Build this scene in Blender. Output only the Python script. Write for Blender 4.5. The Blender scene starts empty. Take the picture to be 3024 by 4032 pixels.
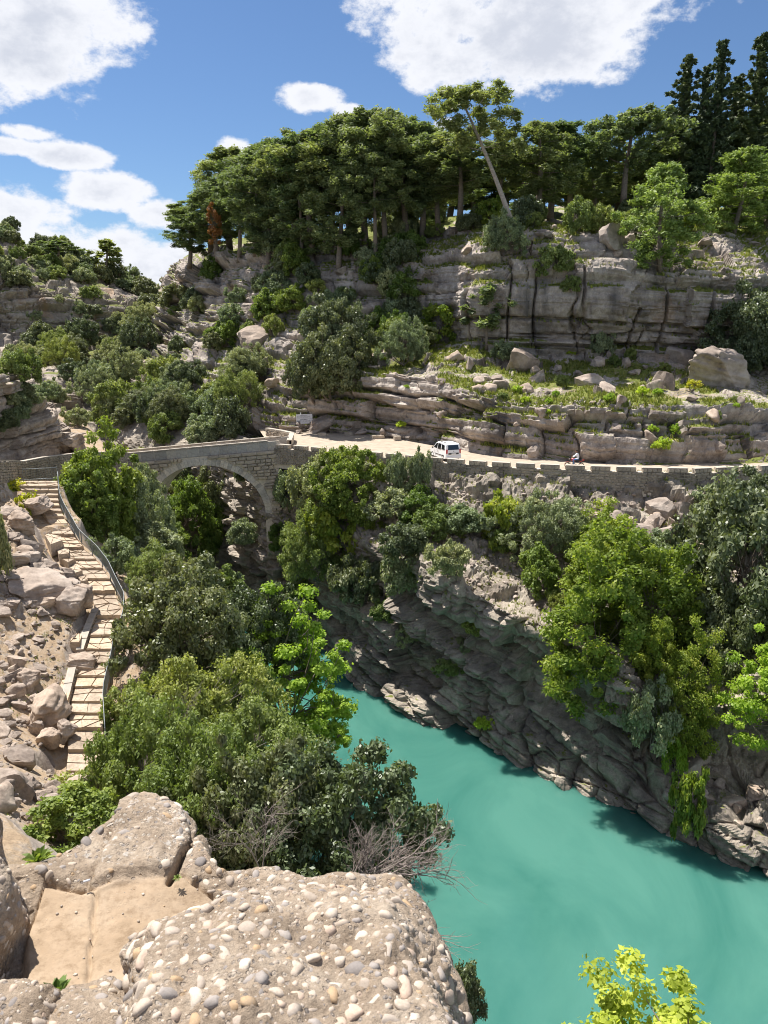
import bpy, math, random
import numpy as np
from mathutils import Vector, Matrix, Quaternion
from mathutils.bvhtree import BVHTree
sc = bpy.context.scene
COL = sc.collection
R = math.radians

# ------------------------------------------------------------------ camera
PITCH = 13.2
EYE = Vector((0, 0, 34.0))
FPX = 3050.0
cam_d = bpy.data.cameras.new('camera')
cam = bpy.data.objects.new('camera', cam_d); COL.objects.link(cam)
cam.location = EYE
cam.rotation_euler = (R(90-PITCH), 0, 0)
cam_d.sensor_fit = 'VERTICAL'; cam_d.sensor_height = 36.0
cam_d.lens = FPX/4032*36.0
cam_d.clip_start = 0.05; cam_d.clip_end = 6000
cam_d.dof.use_dof = True; cam_d.dof.focus_distance = 60.0; cam_d.dof.aperture_fstop = 9.0
sc.camera = cam

# ------------------------------------------------------------------ light
SUN_EL, SUN_AZ = 62.0, -46.0         # azimuth from +Y, negative is to the left
w = bpy.data.worlds.new("World"); sc.world = w; w.use_nodes = True
nt = w.node_tree; nt.nodes.clear()
def wn(t, **k):
    n = nt.nodes.new(t)
    for a, b in k.items(): setattr(n, a, b)
    return n
def wm(op, a, b=None, c=None, clamp=False):
    n = nt.nodes.new('ShaderNodeMath'); n.operation = op; n.use_clamp = clamp
    for i, v in enumerate((a, b, c)):
        if v is None: continue
        if isinstance(v, (int, float)): n.inputs[i].default_value = v
        else: nt.links.new(v, n.inputs[i])
    return n.outputs[0]
sky = wn('ShaderNodeTexSky', sky_type='NISHITA', sun_disc=False)
sky.sun_elevation = R(SUN_EL); sky.sun_rotation = R(SUN_AZ)
sky.air_density = 1.0; sky.dust_density = 0.3; sky.ozone_density = 3.0; sky.altitude = 200
SKY_K = 0.12
tc = wn('ShaderNodeTexCoord')
sep = wn('ShaderNodeSeparateXYZ'); nt.links.new(tc.outputs['Generated'], sep.inputs[0])
az = wm('ARCTAN2', sep.outputs[0], sep.outputs[1])
el = wm('ARCSINE', sep.outputs[2])
comb = wn('ShaderNodeCombineXYZ'); nt.links.new(az, comb.inputs[0]); nt.links.new(wm('MULTIPLY', el, 1.5), comb.inputs[1])
def noise(scale, detail, off=(0,0,0), rough=0.55):
    mp = wn('ShaderNodeMapping'); mp.inputs['Location'].default_value = off
    nt.links.new(comb.outputs[0], mp.inputs[0])
    n = wn('ShaderNodeTexNoise'); n.inputs['Scale'].default_value = scale
    n.inputs['Detail'].default_value = detail; n.inputs['Roughness'].default_value = rough
    nt.links.new(mp.outputs[0], n.inputs['Vector']); return n.outputs[0]
def px_dir(px, py):
    cp, sp = math.cos(R(PITCH)), math.sin(R(PITCH))
    x = (px-1512)/FPX; y = (2016-py)/FPX
    return Vector((x, cp + y*sp, -sp + y*cp))
def px_ae(px, py):
    d = px_dir(px, py).normalized()
    return math.atan2(d.x, d.y), math.asin(d.z)
# cumulus in the sky: (direction, half width, half height in photograph pixels, weight)
CLOUDS = [(60,60,400,270,1.0),(-330,260,360,150,.9),(2080,60,600,250,1.0),(2330,-60,560,230,1.0),(1850,220,330,120,.9),
          (1240,385,150,55,.75),(1370,430,90,32,.6),(925,590,75,42,.55),(50,575,120,34,.6),(270,608,150,48,.75),(100,522,100,28,.5),
          (-40,960,400,200,1.0),(330,1000,300,130,1.0),(600,1050,260,120,.9),(420,760,170,70,.75),(630,850,120,60,.7),(1750,490,60,30,.5),(1010,690,170,30,.3)]
field = None; elrel = None
for (cx, cy, hw, hh, wt) in CLOUDS:
    a0, e0 = px_ae(cx, cy)
    hwr, hhr = hw/FPX*0.95, hh/FPX*0.95
    dx = wm('DIVIDE', wm('MULTIPLY', wm('SUBTRACT', az, a0), math.cos(e0)), hwr)
    dy = wm('DIVIDE', wm('SUBTRACT', el, e0), hhr)
    d2 = wm('ADD', wm('MULTIPLY', dx, dx), wm('MULTIPLY', dy, dy))
    f = wm('MULTIPLY', wm('SUBTRACT', 1.0, d2), wt)
    f = wm('MAXIMUM', f, -1.0)
    field = f if field is None else wm('SMOOTH_MAX', field, f, 0.18)
# clouds added out of view, their cover thickened as fill light for shaded faces
out_n = noise(1.35, 3, (3.1, 8.7, 0))
inside = wm('MULTIPLY', wm('LESS_THAN', wm('ABSOLUTE', az), 0.62), wm('LESS_THAN', el, 0.42))
out_f = wm('MULTIPLY', wm('SUBTRACT', out_n, 0.50), 7.0)
out_f = wm('SUBTRACT', out_f, wm('MULTIPLY', inside, 9.0))
field = wm('MAXIMUM', field, out_f)
n1 = noise(7.0, 9, (0,0,0), .6); n2 = noise(24.0, 7, (4,2,0), .65)
dens = wm('ADD', field, wm('ADD', wm('MULTIPLY', wm('SUBTRACT', n1, .5), 3.0), wm('MULTIPLY', wm('SUBTRACT', n2, .5), 1.5)))
mr = wn('ShaderNodeMapRange', interpolation_type='SMOOTHSTEP')
nt.links.new(dens, mr.inputs[0]); mr.inputs[1].default_value = 0.0; mr.inputs[2].default_value = 0.50
# thick middles are grey, thin rims and bulges white
n3 = noise(5.0, 6, (0.0,-0.10,3.0), .6)
thick = wn('ShaderNodeMapRange', interpolation_type='SMOOTHSTEP')
nt.links.new(wm('ADD', dens, wm('MULTIPLY', wm('SUBTRACT', n3, .5), 3.0)), thick.inputs[0])
thick.inputs[1].default_value = .45; thick.inputs[2].default_value = 1.55
mixc = wn('ShaderNodeMix', data_type='RGBA')
nt.links.new(thick.outputs[0], mixc.inputs[0])
mixc.inputs[6].default_value = (.47,.48,.51,1); mixc.inputs[7].default_value = (.33,.35,.40,1)
gain = wn('ShaderNodeMix', data_type='RGBA', blend_type='MULTIPLY'); gain.inputs[0].default_value = 1.0
nt.links.new(sky.outputs[0], gain.inputs[6]); gain.inputs[7].default_value = (SKY_K*.34, SKY_K*.40, SKY_K*.47, 1)
mixs = wn('ShaderNodeMix', data_type='RGBA')
nt.links.new(mr.outputs[0], mixs.inputs[0]); nt.links.new(gain.outputs[2], mixs.inputs[6]); nt.links.new(mixc.outputs[2], mixs.inputs[7])
bg = wn('ShaderNodeBackground'); bg.inputs[1].default_value = 1.0
nt.links.new(mixs.outputs[2], bg.inputs[0])
wo = wn('ShaderNodeOutputWorld'); nt.links.new(bg.outputs[0], wo.inputs[0])

sun_d = bpy.data.lights.new('sun', 'SUN'); sun_d.energy = 4.6; sun_d.angle = R(0.53); sun_d.color = (1.0, .955, .89)
sun = bpy.data.objects.new('sun', sun_d); COL.objects.link(sun)
sdir = Vector((math.sin(R(SUN_AZ))*math.cos(R(SUN_EL)), math.cos(R(SUN_AZ))*math.cos(R(SUN_EL)), math.sin(R(SUN_EL))))
sun.rotation_euler = sdir.to_track_quat('Z', 'Y').to_euler()
sun.location = (0, 0, 150)
sc.view_settings.view_transform = 'Standard'; sc.view_settings.look = 'None'
sc.view_settings.exposure = 1.0; sc.view_settings.gamma = 1.0
sc.view_settings.use_curve_mapping = False
sc.cycles.max_bounces = 6; sc.cycles.diffuse_bounces = 4; sc.cycles.transparent_max_bounces = 4
sc.cycles.use_denoising = True
sc.cycles.filter_width = 1.0

# ------------------------------------------------------------------ helpers
def P(px, py, Y):
    """the point a ray through that spot of the photograph reaches at world distance Y"""
    d = px_dir(px, py)
    return EYE + d*(Y/d.y)
def PZ(px, py, z):
    d = px_dir(px, py)
    return EYE + d*((z-EYE.z)/d.z)
def _h(ix, iy, iz, seed):
    h = (ix.astype(np.int64)*374761393 + iy.astype(np.int64)*668265263 + iz.astype(np.int64)*2147483629 + seed*974634777) & 0xffffffff
    h = ((h ^ (h >> 13))*1274126177) & 0xffffffff
    h = ((h ^ (h >> 16))*2246822519) & 0xffffffff
    return ((h ^ (h >> 15)) & 0xffffff)/float(0xffffff)
def vnoise(p, seed=0):
    f = np.floor(p).astype(np.int64); t = p-f; t = t*t*(3-2*t)
    o = 0
    for dx in (0,1):
        wx = t[:,0] if dx else 1-t[:,0]
        for dy in (0,1):
            wy = t[:,1] if dy else 1-t[:,1]
            for dz in (0,1):
                wz = t[:,2] if dz else 1-t[:,2]
                o = o + wx*wy*wz*_h(f[:,0]+dx, f[:,1]+dy, f[:,2]+dz, seed)
    return o
def fbm(p, oct=4, seed=0, gain=.5):
    a, s, tot = 1.0, 0, 0
    for i in range(oct):
        s = s + a*(vnoise(p*(2.03**i)+i*17.3, seed+i)-.5); tot += a; a *= gain
    return s/tot*2
def h1(k, seed=0):
    z = np.zeros_like(k); return _h(k, z, z, seed)
def h2(k, m, seed=0):
    return _h(k, m, np.zeros_like(k), seed)
def worley(p, seed=0):
    """distance to nearest and second nearest cell point in 3D, and the cell value"""
    f = np.floor(p).astype(np.int64)
    d1 = np.full(len(p), 9.0); d2 = d1.copy(); cv = np.zeros(len(p))
    for dx in (-1,0,1):
        for dy in (-1,0,1):
            for dz in (-1,0,1):
                c = f+np.array([dx,dy,dz])
                q = np.stack([c[:,0]+_h(c[:,0],c[:,1],c[:,2],seed), c[:,1]+_h(c[:,0],c[:,1],c[:,2],seed+1), c[:,2]+_h(c[:,0],c[:,1],c[:,2],seed+2)],1)
                d = np.sqrt(((p-q)**2).sum(1))
                v = _h(c[:,0],c[:,1],c[:,2],seed+3)
                nearer = d < d1
                d2 = np.where(nearer, d1, np.minimum(d2, d)); cv = np.where(nearer, v, cv); d1 = np.where(nearer, d, d1)
    return d1, d2, cv

def tag(o, label=None, cat=None, group=None, kind=None):
    if label: o['label'] = label
    if cat: o['category'] = cat
    if group: o['group'] = group
    if kind: o['kind'] = kind
    return o
def empty(name, loc, rz=0.0):
    o = bpy.data.objects.new(name, None); COL.objects.link(o)
    o.location = loc; o.rotation_euler = (0,0,rz); o.empty_display_size = .3
    return o
def np_mesh(name, co, quads=None, tris=None, mats=(), smooth=True, attrs=None, mat_idx=None):
    co = np.asarray(co, dtype=np.float32)
    me = bpy.data.meshes.new(name)
    idx, starts, n = [], [], 0
    q = 0 if quads is None else len(quads); t = 0 if tris is None else len(tris)
    me.vertices.add(len(co)); me.vertices.foreach_set('co', co.ravel())
    li = np.concatenate([np.asarray(quads, dtype=np.int32).ravel() if q else np.zeros(0, np.int32),
                         np.asarray(tris, dtype=np.int32).ravel() if t else np.zeros(0, np.int32)])
    me.loops.add(len(li)); me.loops.foreach_set('vertex_index', li)
    st = np.concatenate([np.arange(q, dtype=np.int32)*4, q*4+np.arange(t, dtype=np.int32)*3])
    me.polygons.add(q+t); me.polygons.foreach_set('loop_start', st)
    me.polygons.foreach_set('use_smooth', np.full(q+t, smooth, dtype=bool))
    if mat_idx is not None: me.polygons.foreach_set('material_index', np.asarray(mat_idx, dtype=np.int32))
    for m in mats: me.materials.append(m)
    for k, v in (attrs or {}).items():
        a = me.attributes.new(k, 'FLOAT', 'POINT'); a.data.foreach_set('value', np.asarray(v, dtype=np.float32))
    me.update(calc_edges=True)
    return me
def link(name, me, parent=None, loc=None, rot=None, scale=None):
    o = bpy.data.objects.new(name, me); COL.objects.link(o)
    if parent: o.parent = parent
    if loc is not None: o.location = loc
    if rot is not None: o.rotation_euler = rot
    if scale is not None: o.scale = scale
    return o
class MB:
    """collects shapes into one mesh"""
    def __init__(s): s.v=[]; s.f=[]; s.m=[]
    def add(s, vs, fs, mi=0):
        b=len(s.v); s.v += [tuple(v) for v in vs]; s.f += [tuple(b+i for i in f) for f in fs]; s.m += [mi]*len(fs)
    def box(s, c, d, M=None, mi=0):
        x,y,z=d[0]/2,d[1]/2,d[2]/2; c=Vector(c)
        vs=[Vector((sx*x,sy*y,sz*z)) for sz in(-1,1) for sy in(-1,1) for sx in(-1,1)]
        vs=[(M@v if M else v)+c for v in vs]
        s.add(vs,[(0,2,3,1),(4,5,7,6),(0,1,5,4),(2,6,7,3),(0,4,6,2),(1,3,7,5)],mi)
    def tube(s, pts, rad, n=6, mi=0, cap=True):
        pts=[Vector(p) for p in pts]; rings=[]; b=len(s.v)
        up=Vector((0,0,1))
        for i,p in enumerate(pts):
            d=(pts[min(i+1,len(pts)-1)]-pts[max(i-1,0)]).normalized()
            a=d.cross(up if abs(d.z)<.95 else Vector((1,0,0))).normalized(); c=d.cross(a)
            r=rad[i] if isinstance(rad,(list,tuple)) else rad
            for k in range(n):
                t=2*math.pi*k/n; s.v.append(tuple(p+(a*math.cos(t)+c*math.sin(t))*r))
        for i in range(len(pts)-1):
            for k in range(n):
                s.f.append((b+i*n+k,b+i*n+(k+1)%n,b+(i+1)*n+(k+1)%n,b+(i+1)*n+k)); s.m.append(mi)
        if cap:
            s.f.append(tuple(b+k for k in range(n))[::-1]); s.m.append(mi)
            s.f.append(tuple(b+(len(pts)-1)*n+k for k in range(n))); s.m.append(mi)
    def lathe(s, prof, c, axis='x', n=20, mi=0):
        b=len(s.v); c=Vector(c)
        for (a,r) in prof:
            for k in range(n):
                t=2*math.pi*k/n; p=(a,r*math.cos(t),r*math.sin(t))
                if axis=='y': p=(p[1],p[0],p[2])
                if axis=='z': p=(p[1],p[2],p[0])
                s.v.append(tuple(c+Vector(p)))
        for i in range(len(prof)-1):
            for k in range(n):
                s.f.append((b+i*n+k,b+i*n+(k+1)%n,b+(i+1)*n+(k+1)%n,b+(i+1)*n+k)); s.m.append(mi)
    def mesh(s, name, mats, smooth=False, bevel=0):
        me=bpy.data.meshes.new(name); me.from_pydata(s.v,[],s.f)
        for m in (mats if isinstance(mats,(list,tuple)) else [mats]): me.materials.append(m)
        me.polygons.foreach_set('material_index', s.m)
        me.polygons.foreach_set('use_smooth', [smooth]*len(s.f))
        me.update(); return me
    def build(s, name, mats, parent=None, smooth=False, bevel=0):
        o=link(name, s.mesh(name,mats,smooth), parent)
        if bevel:
            md=o.modifiers.new('bevel','BEVEL'); md.width=bevel; md.segments=2; md.limit_method='ANGLE'
        return o
# ------------------------------------------------------------------ materials
def mat(name):
    m = bpy.data.materials.new(name); m.use_nodes = True
    n = m.node_tree; b = n.nodes['Principled BSDF']; return m, n, b
def N(nt_, t, **k):
    n = nt_.nodes.new(t)
    for a, v in k.items(): setattr(n, a, v)
    return n
def ramp(nt_, src, stops, interp='LINEAR'):
    r = N(nt_, 'ShaderNodeValToRGB'); r.color_ramp.interpolation = interp
    e = r.color_ramp.elements
    e[0].position, e[0].color = stops[0][0], (*stops[0][1], 1)
    e[1].position, e[1].color = stops[-1][0], (*stops[-1][1], 1)
    for p, c in stops[1:-1]:
        x = e.new(p); x.color = (*c, 1)
    nt_.links.new(src, r.inputs[0]); return r.outputs[0]
def mixc(nt_, fac, a, b, mode='MIX'):
    m = N(nt_, 'ShaderNodeMix', data_type='RGBA', blend_type=mode)
    for s, v in ((0, fac), (6, a), (7, b)):
        if isinstance(v, (int, float)): m.inputs[s].default_value = v
        elif isinstance(v, tuple): m.inputs[s].default_value = (*v, 1)
        else: nt_.links.new(v, m.inputs[s])
    return m.outputs[2]
def tex(nt_, scale, detail=6, rough=.6, vec=None, kind='NOISE', out=0, stretch=None, dist=0):
    if vec is None:
        g = N(nt_, 'ShaderNodeTexCoord'); vec = g.outputs['Object']
    if stretch:
        mp = N(nt_, 'ShaderNodeMapping'); mp.inputs['Scale'].default_value = stretch
        nt_.links.new(vec, mp.inputs[0]); vec = mp.outputs[0]
    if kind == 'NOISE':
        t = N(nt_, 'ShaderNodeTexNoise'); t.inputs['Detail'].default_value = detail; t.inputs['Roughness'].default_value = rough
        t.inputs['Distortion'].default_value = dist
    else:
        t = N(nt_, 'ShaderNodeTexVoronoi', feature=kind)
    t.inputs['Scale'].default_value = scale
    nt_.links.new(vec, t.inputs['Vector']); return t.outputs[out]
def mth(nt_, op, a, b=None, clamp=False):
    n = N(nt_, 'ShaderNodeMath', operation=op); n.use_clamp = clamp
    for i, v in enumerate((a, b)):
        if v is None: continue
        if isinstance(v, (int, float)): n.inputs[i].default_value = v
        else: nt_.links.new(v, n.inputs[i])
    return n.outputs[0]
def bump(nt_, b, h, strength=.4, dist=.1, prev=None):
    n = N(nt_, 'ShaderNodeBump'); n.inputs['Strength'].default_value = strength; n.inputs['Distance'].default_value = dist
    nt_.links.new(h, n.inputs['Height'])
    if prev: nt_.links.new(prev, n.inputs['Normal'])
    nt_.links.new(n.outputs[0], b.inputs['Normal']); return n.outputs[0]
def rock_mat(name, dark=(.12,.10,.09), mid=(.30,.26,.23), light=(.46,.41,.36), scale=1.0, stain=.5, ochre=.5, veg=True, bdist=.15, obj_var=False, grassy=((.10,.13,.03),(.24,.20,.10))):
    m, n, b = mat(name)
    c = ramp(n, tex(n, .55*scale, 8, .65), [(.28, dark), (.45, mid), (.62, light), (.8, mid)])
    c2 = ramp(n, tex(n, 3.1*scale, 8, .7), [(.3, (.62,.60,.58)), (.55, (1,1,1)), (.75, (1.18,1.15,1.1))])
    c = mixc(n, .85, c, c2, 'MULTIPLY')
    c3 = ramp(n, tex(n, 14*scale, 6, .7), [(.35, (.68,.67,.66)), (.55, (1,1,1)), (.72, (1.2,1.18,1.15))])
    c = mixc(n, .6, c, c3, 'MULTIPLY')
    # grey-black water streaks and ochre seeps
    s = ramp(n, tex(n, .5*scale, 5, .6, stretch=(1,1,.16)), [(.52, (0,0,0)), (.68, (1,1,1))])
    c = mixc(n, mth(n, 'MULTIPLY', s, stain), c, (.085,.08,.078))
    o = ramp(n, tex(n, .23*scale, 5, .7, stretch=(1,1,.5)), [(.58, (0,0,0)), (.7, (1,1,1))])
    c = mixc(n, mth(n, 'MULTIPLY', o, ochre), c, (.40,.24,.12))
    if obj_var:
        oi = N(n, 'ShaderNodeObjectInfo')
        v = ramp(n, oi.outputs['Random'], [(0, (.78,.76,.74)), (.5, (1,.98,.96)), (1, (1.18,1.1,1.0))])
        c = mixc(n, 1.0, c, v, 'MULTIPLY')
    h = tex(n, 5*scale, 9, .72)
    if veg:
        at = N(n, 'ShaderNodeAttribute'); at.attribute_name = 'veg'
        g = ramp(n, tex(n, 1.7, 6, .7), [(.3, grassy[0]), (.52, (.17,.19,.045)), (.72, grassy[1])])
        g2 = ramp(n, tex(n, 9, 5, .7), [(.3, (.55,.55,.5)), (.7, (1.3,1.3,1.2))])
        g = mixc(n, 1.0, g, g2, 'MULTIPLY')
        f = mth(n, 'ADD', at.outputs['Fac'], mth(n, 'MULTIPLY', mth(n, 'SUBTRACT', tex(n, 2.6, 6, .7), .5), 1.6))
        f = ramp(n, f, [(.5, (0,0,0)), (.62, (1,1,1))])
        c = mixc(n, f, c, g)
        wa = N(n, 'ShaderNodeAttribute'); wa.attribute_name = 'soil'
        soil = ramp(n, tex(n, 2.2, 8, .7), [(.3, (.27,.19,.12)), (.5, (.40,.30,.20)), (.62, (.36,.31,.26)), (.75, (.50,.42,.32))])
        soil = mixc(n, .8, soil, ramp(n, tex(n, 19, 6, .75), [(.32, (.62,.60,.58)), (.55, (1,1,1)), (.7, (1.25,1.22,1.2))]), 'MULTIPLY')
        f2 = mth(n, 'ADD', wa.outputs['Fac'], mth(n, 'MULTIPLY', mth(n, 'SUBTRACT', tex(n, 3.3, 6, .7), .5), 1.2))
        f2 = ramp(n, f2, [(.5, (0,0,0)), (.66, (1,1,1))])
        c = mixc(n, f2, c, soil)
    n.links.new(c, b.inputs['Base Color']); b.inputs['Roughness'].default_value = .92
    b.inputs['Specular IOR Level'].default_value = .2
    p = bump(n, b, h, .9, bdist)
    bump(n, b, tex(n, 22*scale, 5, .7), .7, bdist*.3, p)
    return m
def simple(name, col, rough=.6, metal=0, var=0.0, scale=8, bmp=0, spec=.5, obj_var=0):
    m, n, b = mat(name)
    c = tuple(col)
    if var:
        lo = tuple(x*(1-var) for x in col); hi = tuple(min(1, x*(1+var)) for x in col)
        c = ramp(n, tex(n, scale, 7, .65), [(.3, lo), (.7, hi)])
        if obj_var:
            oi = N(n, 'ShaderNodeObjectInfo')
            v = ramp(n, oi.outputs['Random'], [(0, (1-obj_var,)*3), (1, (1+obj_var, 1+obj_var*.9, 1+obj_var*.75))])
            c = mixc(n, 1.0, c, v, 'MULTIPLY')
        n.links.new(c, b.inputs['Base Color'])
    else: b.inputs['Base Color'].default_value = (*col, 1)
    b.inputs['Roughness'].default_value = rough; b.inputs['Metallic'].default_value = metal
    b.inputs['Specular IOR Level'].default_value = spec
    if bmp: bump(n, b, tex(n, scale*2.5, 8, .7), .7, bmp)
    return m
def leaf_mat(name, lo, mid, hi, trans=.35, rough=.55, spec=.35):
    m, n, b = mat(name)
    at = N(n, 'ShaderNodeAttribute'); at.attribute_name = 'rnd'
    c = ramp(n, at.outputs['Fac'], [(0, lo), (.5, mid), (1, hi)])
    oi = N(n, 'ShaderNodeObjectInfo')
    v = ramp(n, oi.outputs['Random'], [(0, (.72,.80,.72)), (.5, (1,1,1)), (1, (1.28,1.16,1.0))])
    c = mixc(n, 1.0, c, v, 'MULTIPLY')
    n.links.new(c, b.inputs['Base Color']); b.inputs['Roughness'].default_value = rough
    b.inputs['Specular IOR Level'].default_value = spec
    tr = N(n, 'ShaderNodeBsdfTranslucent'); n.links.new(mixc(n, 1.0, c, (1.25,1.3,.55), 'MULTIPLY'), tr.inputs[0])
    mx = N(n, 'ShaderNodeMixShader'); mx.inputs[0].default_value = trans
    n.links.new(b.outputs[0], mx.inputs[1]); n.links.new(tr.outputs[0], mx.inputs[2])
    n.links.new(mx.outputs[0], n.nodes['Material Output'].inputs[0]); return m
M = {}
M['cliff'] = rock_mat('cliff_rock', dark=(.13,.10,.08), mid=(.345,.295,.255), light=(.53,.465,.405), scale=.55, stain=.8, ochre=.4)
M['far'] = rock_mat('far_rock', dark=(.14,.12,.11), mid=(.32,.27,.225), light=(.48,.42,.35), scale=.45, stain=.6, ochre=.55, bdist=.3)
M['gorge'] = rock_mat('gorge_rock', dark=(.10,.095,.085), mid=(.30,.26,.215), light=(.48,.42,.345), scale=.6, stain=.45, ochre=.12)
M['bank'] = rock_mat('bank_rock', dark=(.16,.13,.12), mid=(.36,.30,.25), light=(.52,.45,.38), scale=.9, stain=.2, ochre=.1, bdist=.08)
M['boulder'] = rock_mat('boulder_rock', dark=(.18,.15,.14), mid=(.37,.31,.265), light=(.52,.455,.40), scale=.8, stain=.15, ochre=.12, veg=False, bdist=.06, obj_var=True)
M['stone'] = rock_mat('wall_stone', dark=(.13,.12,.105), mid=(.41,.365,.305), light=(.55,.49,.41), scale=1.6, stain=.1, ochre=.06, veg=False, bdist=.03, obj_var=True)
M['ashlar'] = rock_mat('dressed_stone', dark=(.34,.335,.32), mid=(.46,.45,.435), light=(.54,.53,.50), scale=1.5, stain=.25, ochre=.0, veg=False, bdist=.008, obj_var=True)
M['voussoir'] = rock_mat('arch_stone', dark=(.48,.45,.41), mid=(.62,.585,.53), light=(.70,.665,.61), scale=1.5, stain=.1, ochre=.04, veg=False, bdist=.01, obj_var=True)
M['mortar'] = simple('mortar', (.60,.53,.43), .95, var=.2, scale=4, bmp=.02)
M['coping'] = simple('coping_stone', (.42,.37,.31), .9, var=.18, scale=3, bmp=.01, obj_var=.1)
M['road'] = simple('road_dust', (.36,.295,.225), .95, var=.24, scale=1.1, bmp=.01)
M['flag'] = simple('sand_flagstone', (.42,.33,.235), .9, var=.22, scale=2.5, bmp=.012, obj_var=.14)
M['riser'] = rock_mat('step_edge', dark=(.26,.21,.16), mid=(.44,.36,.28), light=(.56,.47,.37), scale=2.5, stain=0, ochre=.1, veg=False, bdist=.03, obj_var=True)
M['steel'] = simple('galvanised_steel', (.21,.23,.235), .55, metal=.4, var=.2, scale=6)
M['bark'] = simple('bark', (.20,.16,.125), .95, var=.35, scale=6, bmp=.03)
M['palebark'] = simple('pale_bark', (.38,.32,.27), .95, var=.35, scale=5, bmp=.03)
M['twig'] = simple('dry_twig', (.22,.185,.16), .95, var=.3, scale=5)
M['leaf_oak'] = leaf_mat('leaf_evergreen', (.075,.095,.045), (.150,.180,.085), (.27,.295,.16), .25, .45, .5)
M['leaf_green'] = leaf_mat('leaf_green', (.075,.125,.025), (.165,.235,.05), (.29,.36,.10), .38)
M['leaf_grey'] = leaf_mat('leaf_grey_green', (0.131,0.166,0.088), (0.263,0.306,0.166), (0.438,0.473,0.280), .25, .6)
M['leaf_lime'] = leaf_mat('leaf_lime', (.20,.30,.035), (.36,.49,.065), (.50,.60,.12), .5)
M['leaf_yellow'] = leaf_mat('leaf_yellow_green', (.10,.15,.025), (.22,.29,.045), (.42,.45,.09), .42)
M['leaf_pine'] = leaf_mat('pine_needle', (.085,.115,.05), (.185,.235,.105), (.31,.36,.18), .40, .6)
M['leaf_softpine'] = leaf_mat('young_pine_needle', (0.123,0.175,0.044), (0.228,0.315,0.088), (0.385,0.473,0.158), .32, .6)
M['leaf_fir'] = leaf_mat('cypress_needle', (.03,.05,.025), (.075,.11,.05), (.14,.175,.085), .12, .6)
M['leaf_olive'] = leaf_mat('leaf_olive_green', (0.105,0.149,0.035), (0.219,0.271,0.079), (0.367,0.411,0.158), .32)
M['leaf_gold'] = leaf_mat('leaf_golden_lime', (.22,.29,.035), (.40,.47,.065), (.58,.62,.13), .5)
M['leaf_rust'] = leaf_mat('rusty_needle', (.16,.07,.02), (.28,.13,.04), (.36,.2,.08), .3)
M['leaf_flower'] = leaf_mat('yellow_blossom', (.25,.28,.03), (.5,.48,.04), (.65,.6,.08), .4)
M['grass'] = leaf_mat('grass_blade', (.07,.10,.015), (.17,.21,.04), (.32,.31,.11), .35)
def water_mat():
    m, n, b = mat('turquoise_water')
    g = N(n, 'ShaderNodeTexCoord')
    c = ramp(n, tex(n, .22, 6, .6, dist=.9, stretch=(.55,.30,1)), [(.35, (.036,.135,.110)), (.65, (.064,.182,.146))])
    n.links.new(c, b.inputs['Base Color'])
    b.inputs['Roughness'].default_value = .12; b.inputs['IOR'].default_value = 1.33
    b.inputs['Subsurface Weight'].default_value = 1.0; b.subsurface_method = 'BURLEY'
    b.inputs['Subsurface Radius'].default_value = (.6, 1.0, 1.0); b.inputs['Subsurface Scale'].default_value = 1.2
    p = bump(n, b, tex(n, 1.1, 6, .6, dist=.8), .12, .06)
    return m
M['water'] = water_mat()
PEB = [(0,(.22,.195,.18)),(.07,(.31,.275,.25)),(.2,(.39,.33,.275)),(.36,(.44,.365,.295)),(.54,(.49,.415,.34)),(.68,(.54,.47,.39)),(.80,(.36,.30,.245)),(.88,(.40,.28,.17)),(.93,(.48,.37,.29)),(1,(.58,.53,.46))]
def pebble_mat(name, attr):
    m, n, b = mat(name)
    if attr:
        at = N(n, 'ShaderNodeAttribute'); at.attribute_name = 'rnd'; src = at.outputs['Fac']
    else: src = N(n, 'ShaderNodeObjectInfo').outputs['Random']
    c = ramp(n, src, PEB, 'CONSTANT')
    c2 = ramp(n, tex(n, 60 if attr else 3.5, 6, .7), [(.3, (.72,.70,.68)), (.55, (1,1,1)), (.75, (1.2,1.17,1.12))])
    c = mixc(n, .8, c, c2, 'MULTIPLY')
    g = N(n, 'ShaderNodeTexCoord')
    st = ramp(n, tex(n, 9 if attr else 2.2, 7, .75), [(.56, (0,0,0)), (.64, (1,1,1))])
    c = mixc(n, mth(n, 'MULTIPLY', st, .45), c, (.30,.24,.18))
    n.links.new(c, b.inputs['Base Color']); b.inputs['Roughness'].default_value = .8; b.inputs['Specular IOR Level'].default_value = .3
    bump(n, b, tex(n, 120 if attr else 7, 6, .7), .5, .002); return m
M['pebble'] = pebble_mat('pebble_stone', False); M['pebbles'] = pebble_mat('small_pebbles', True)
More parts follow.
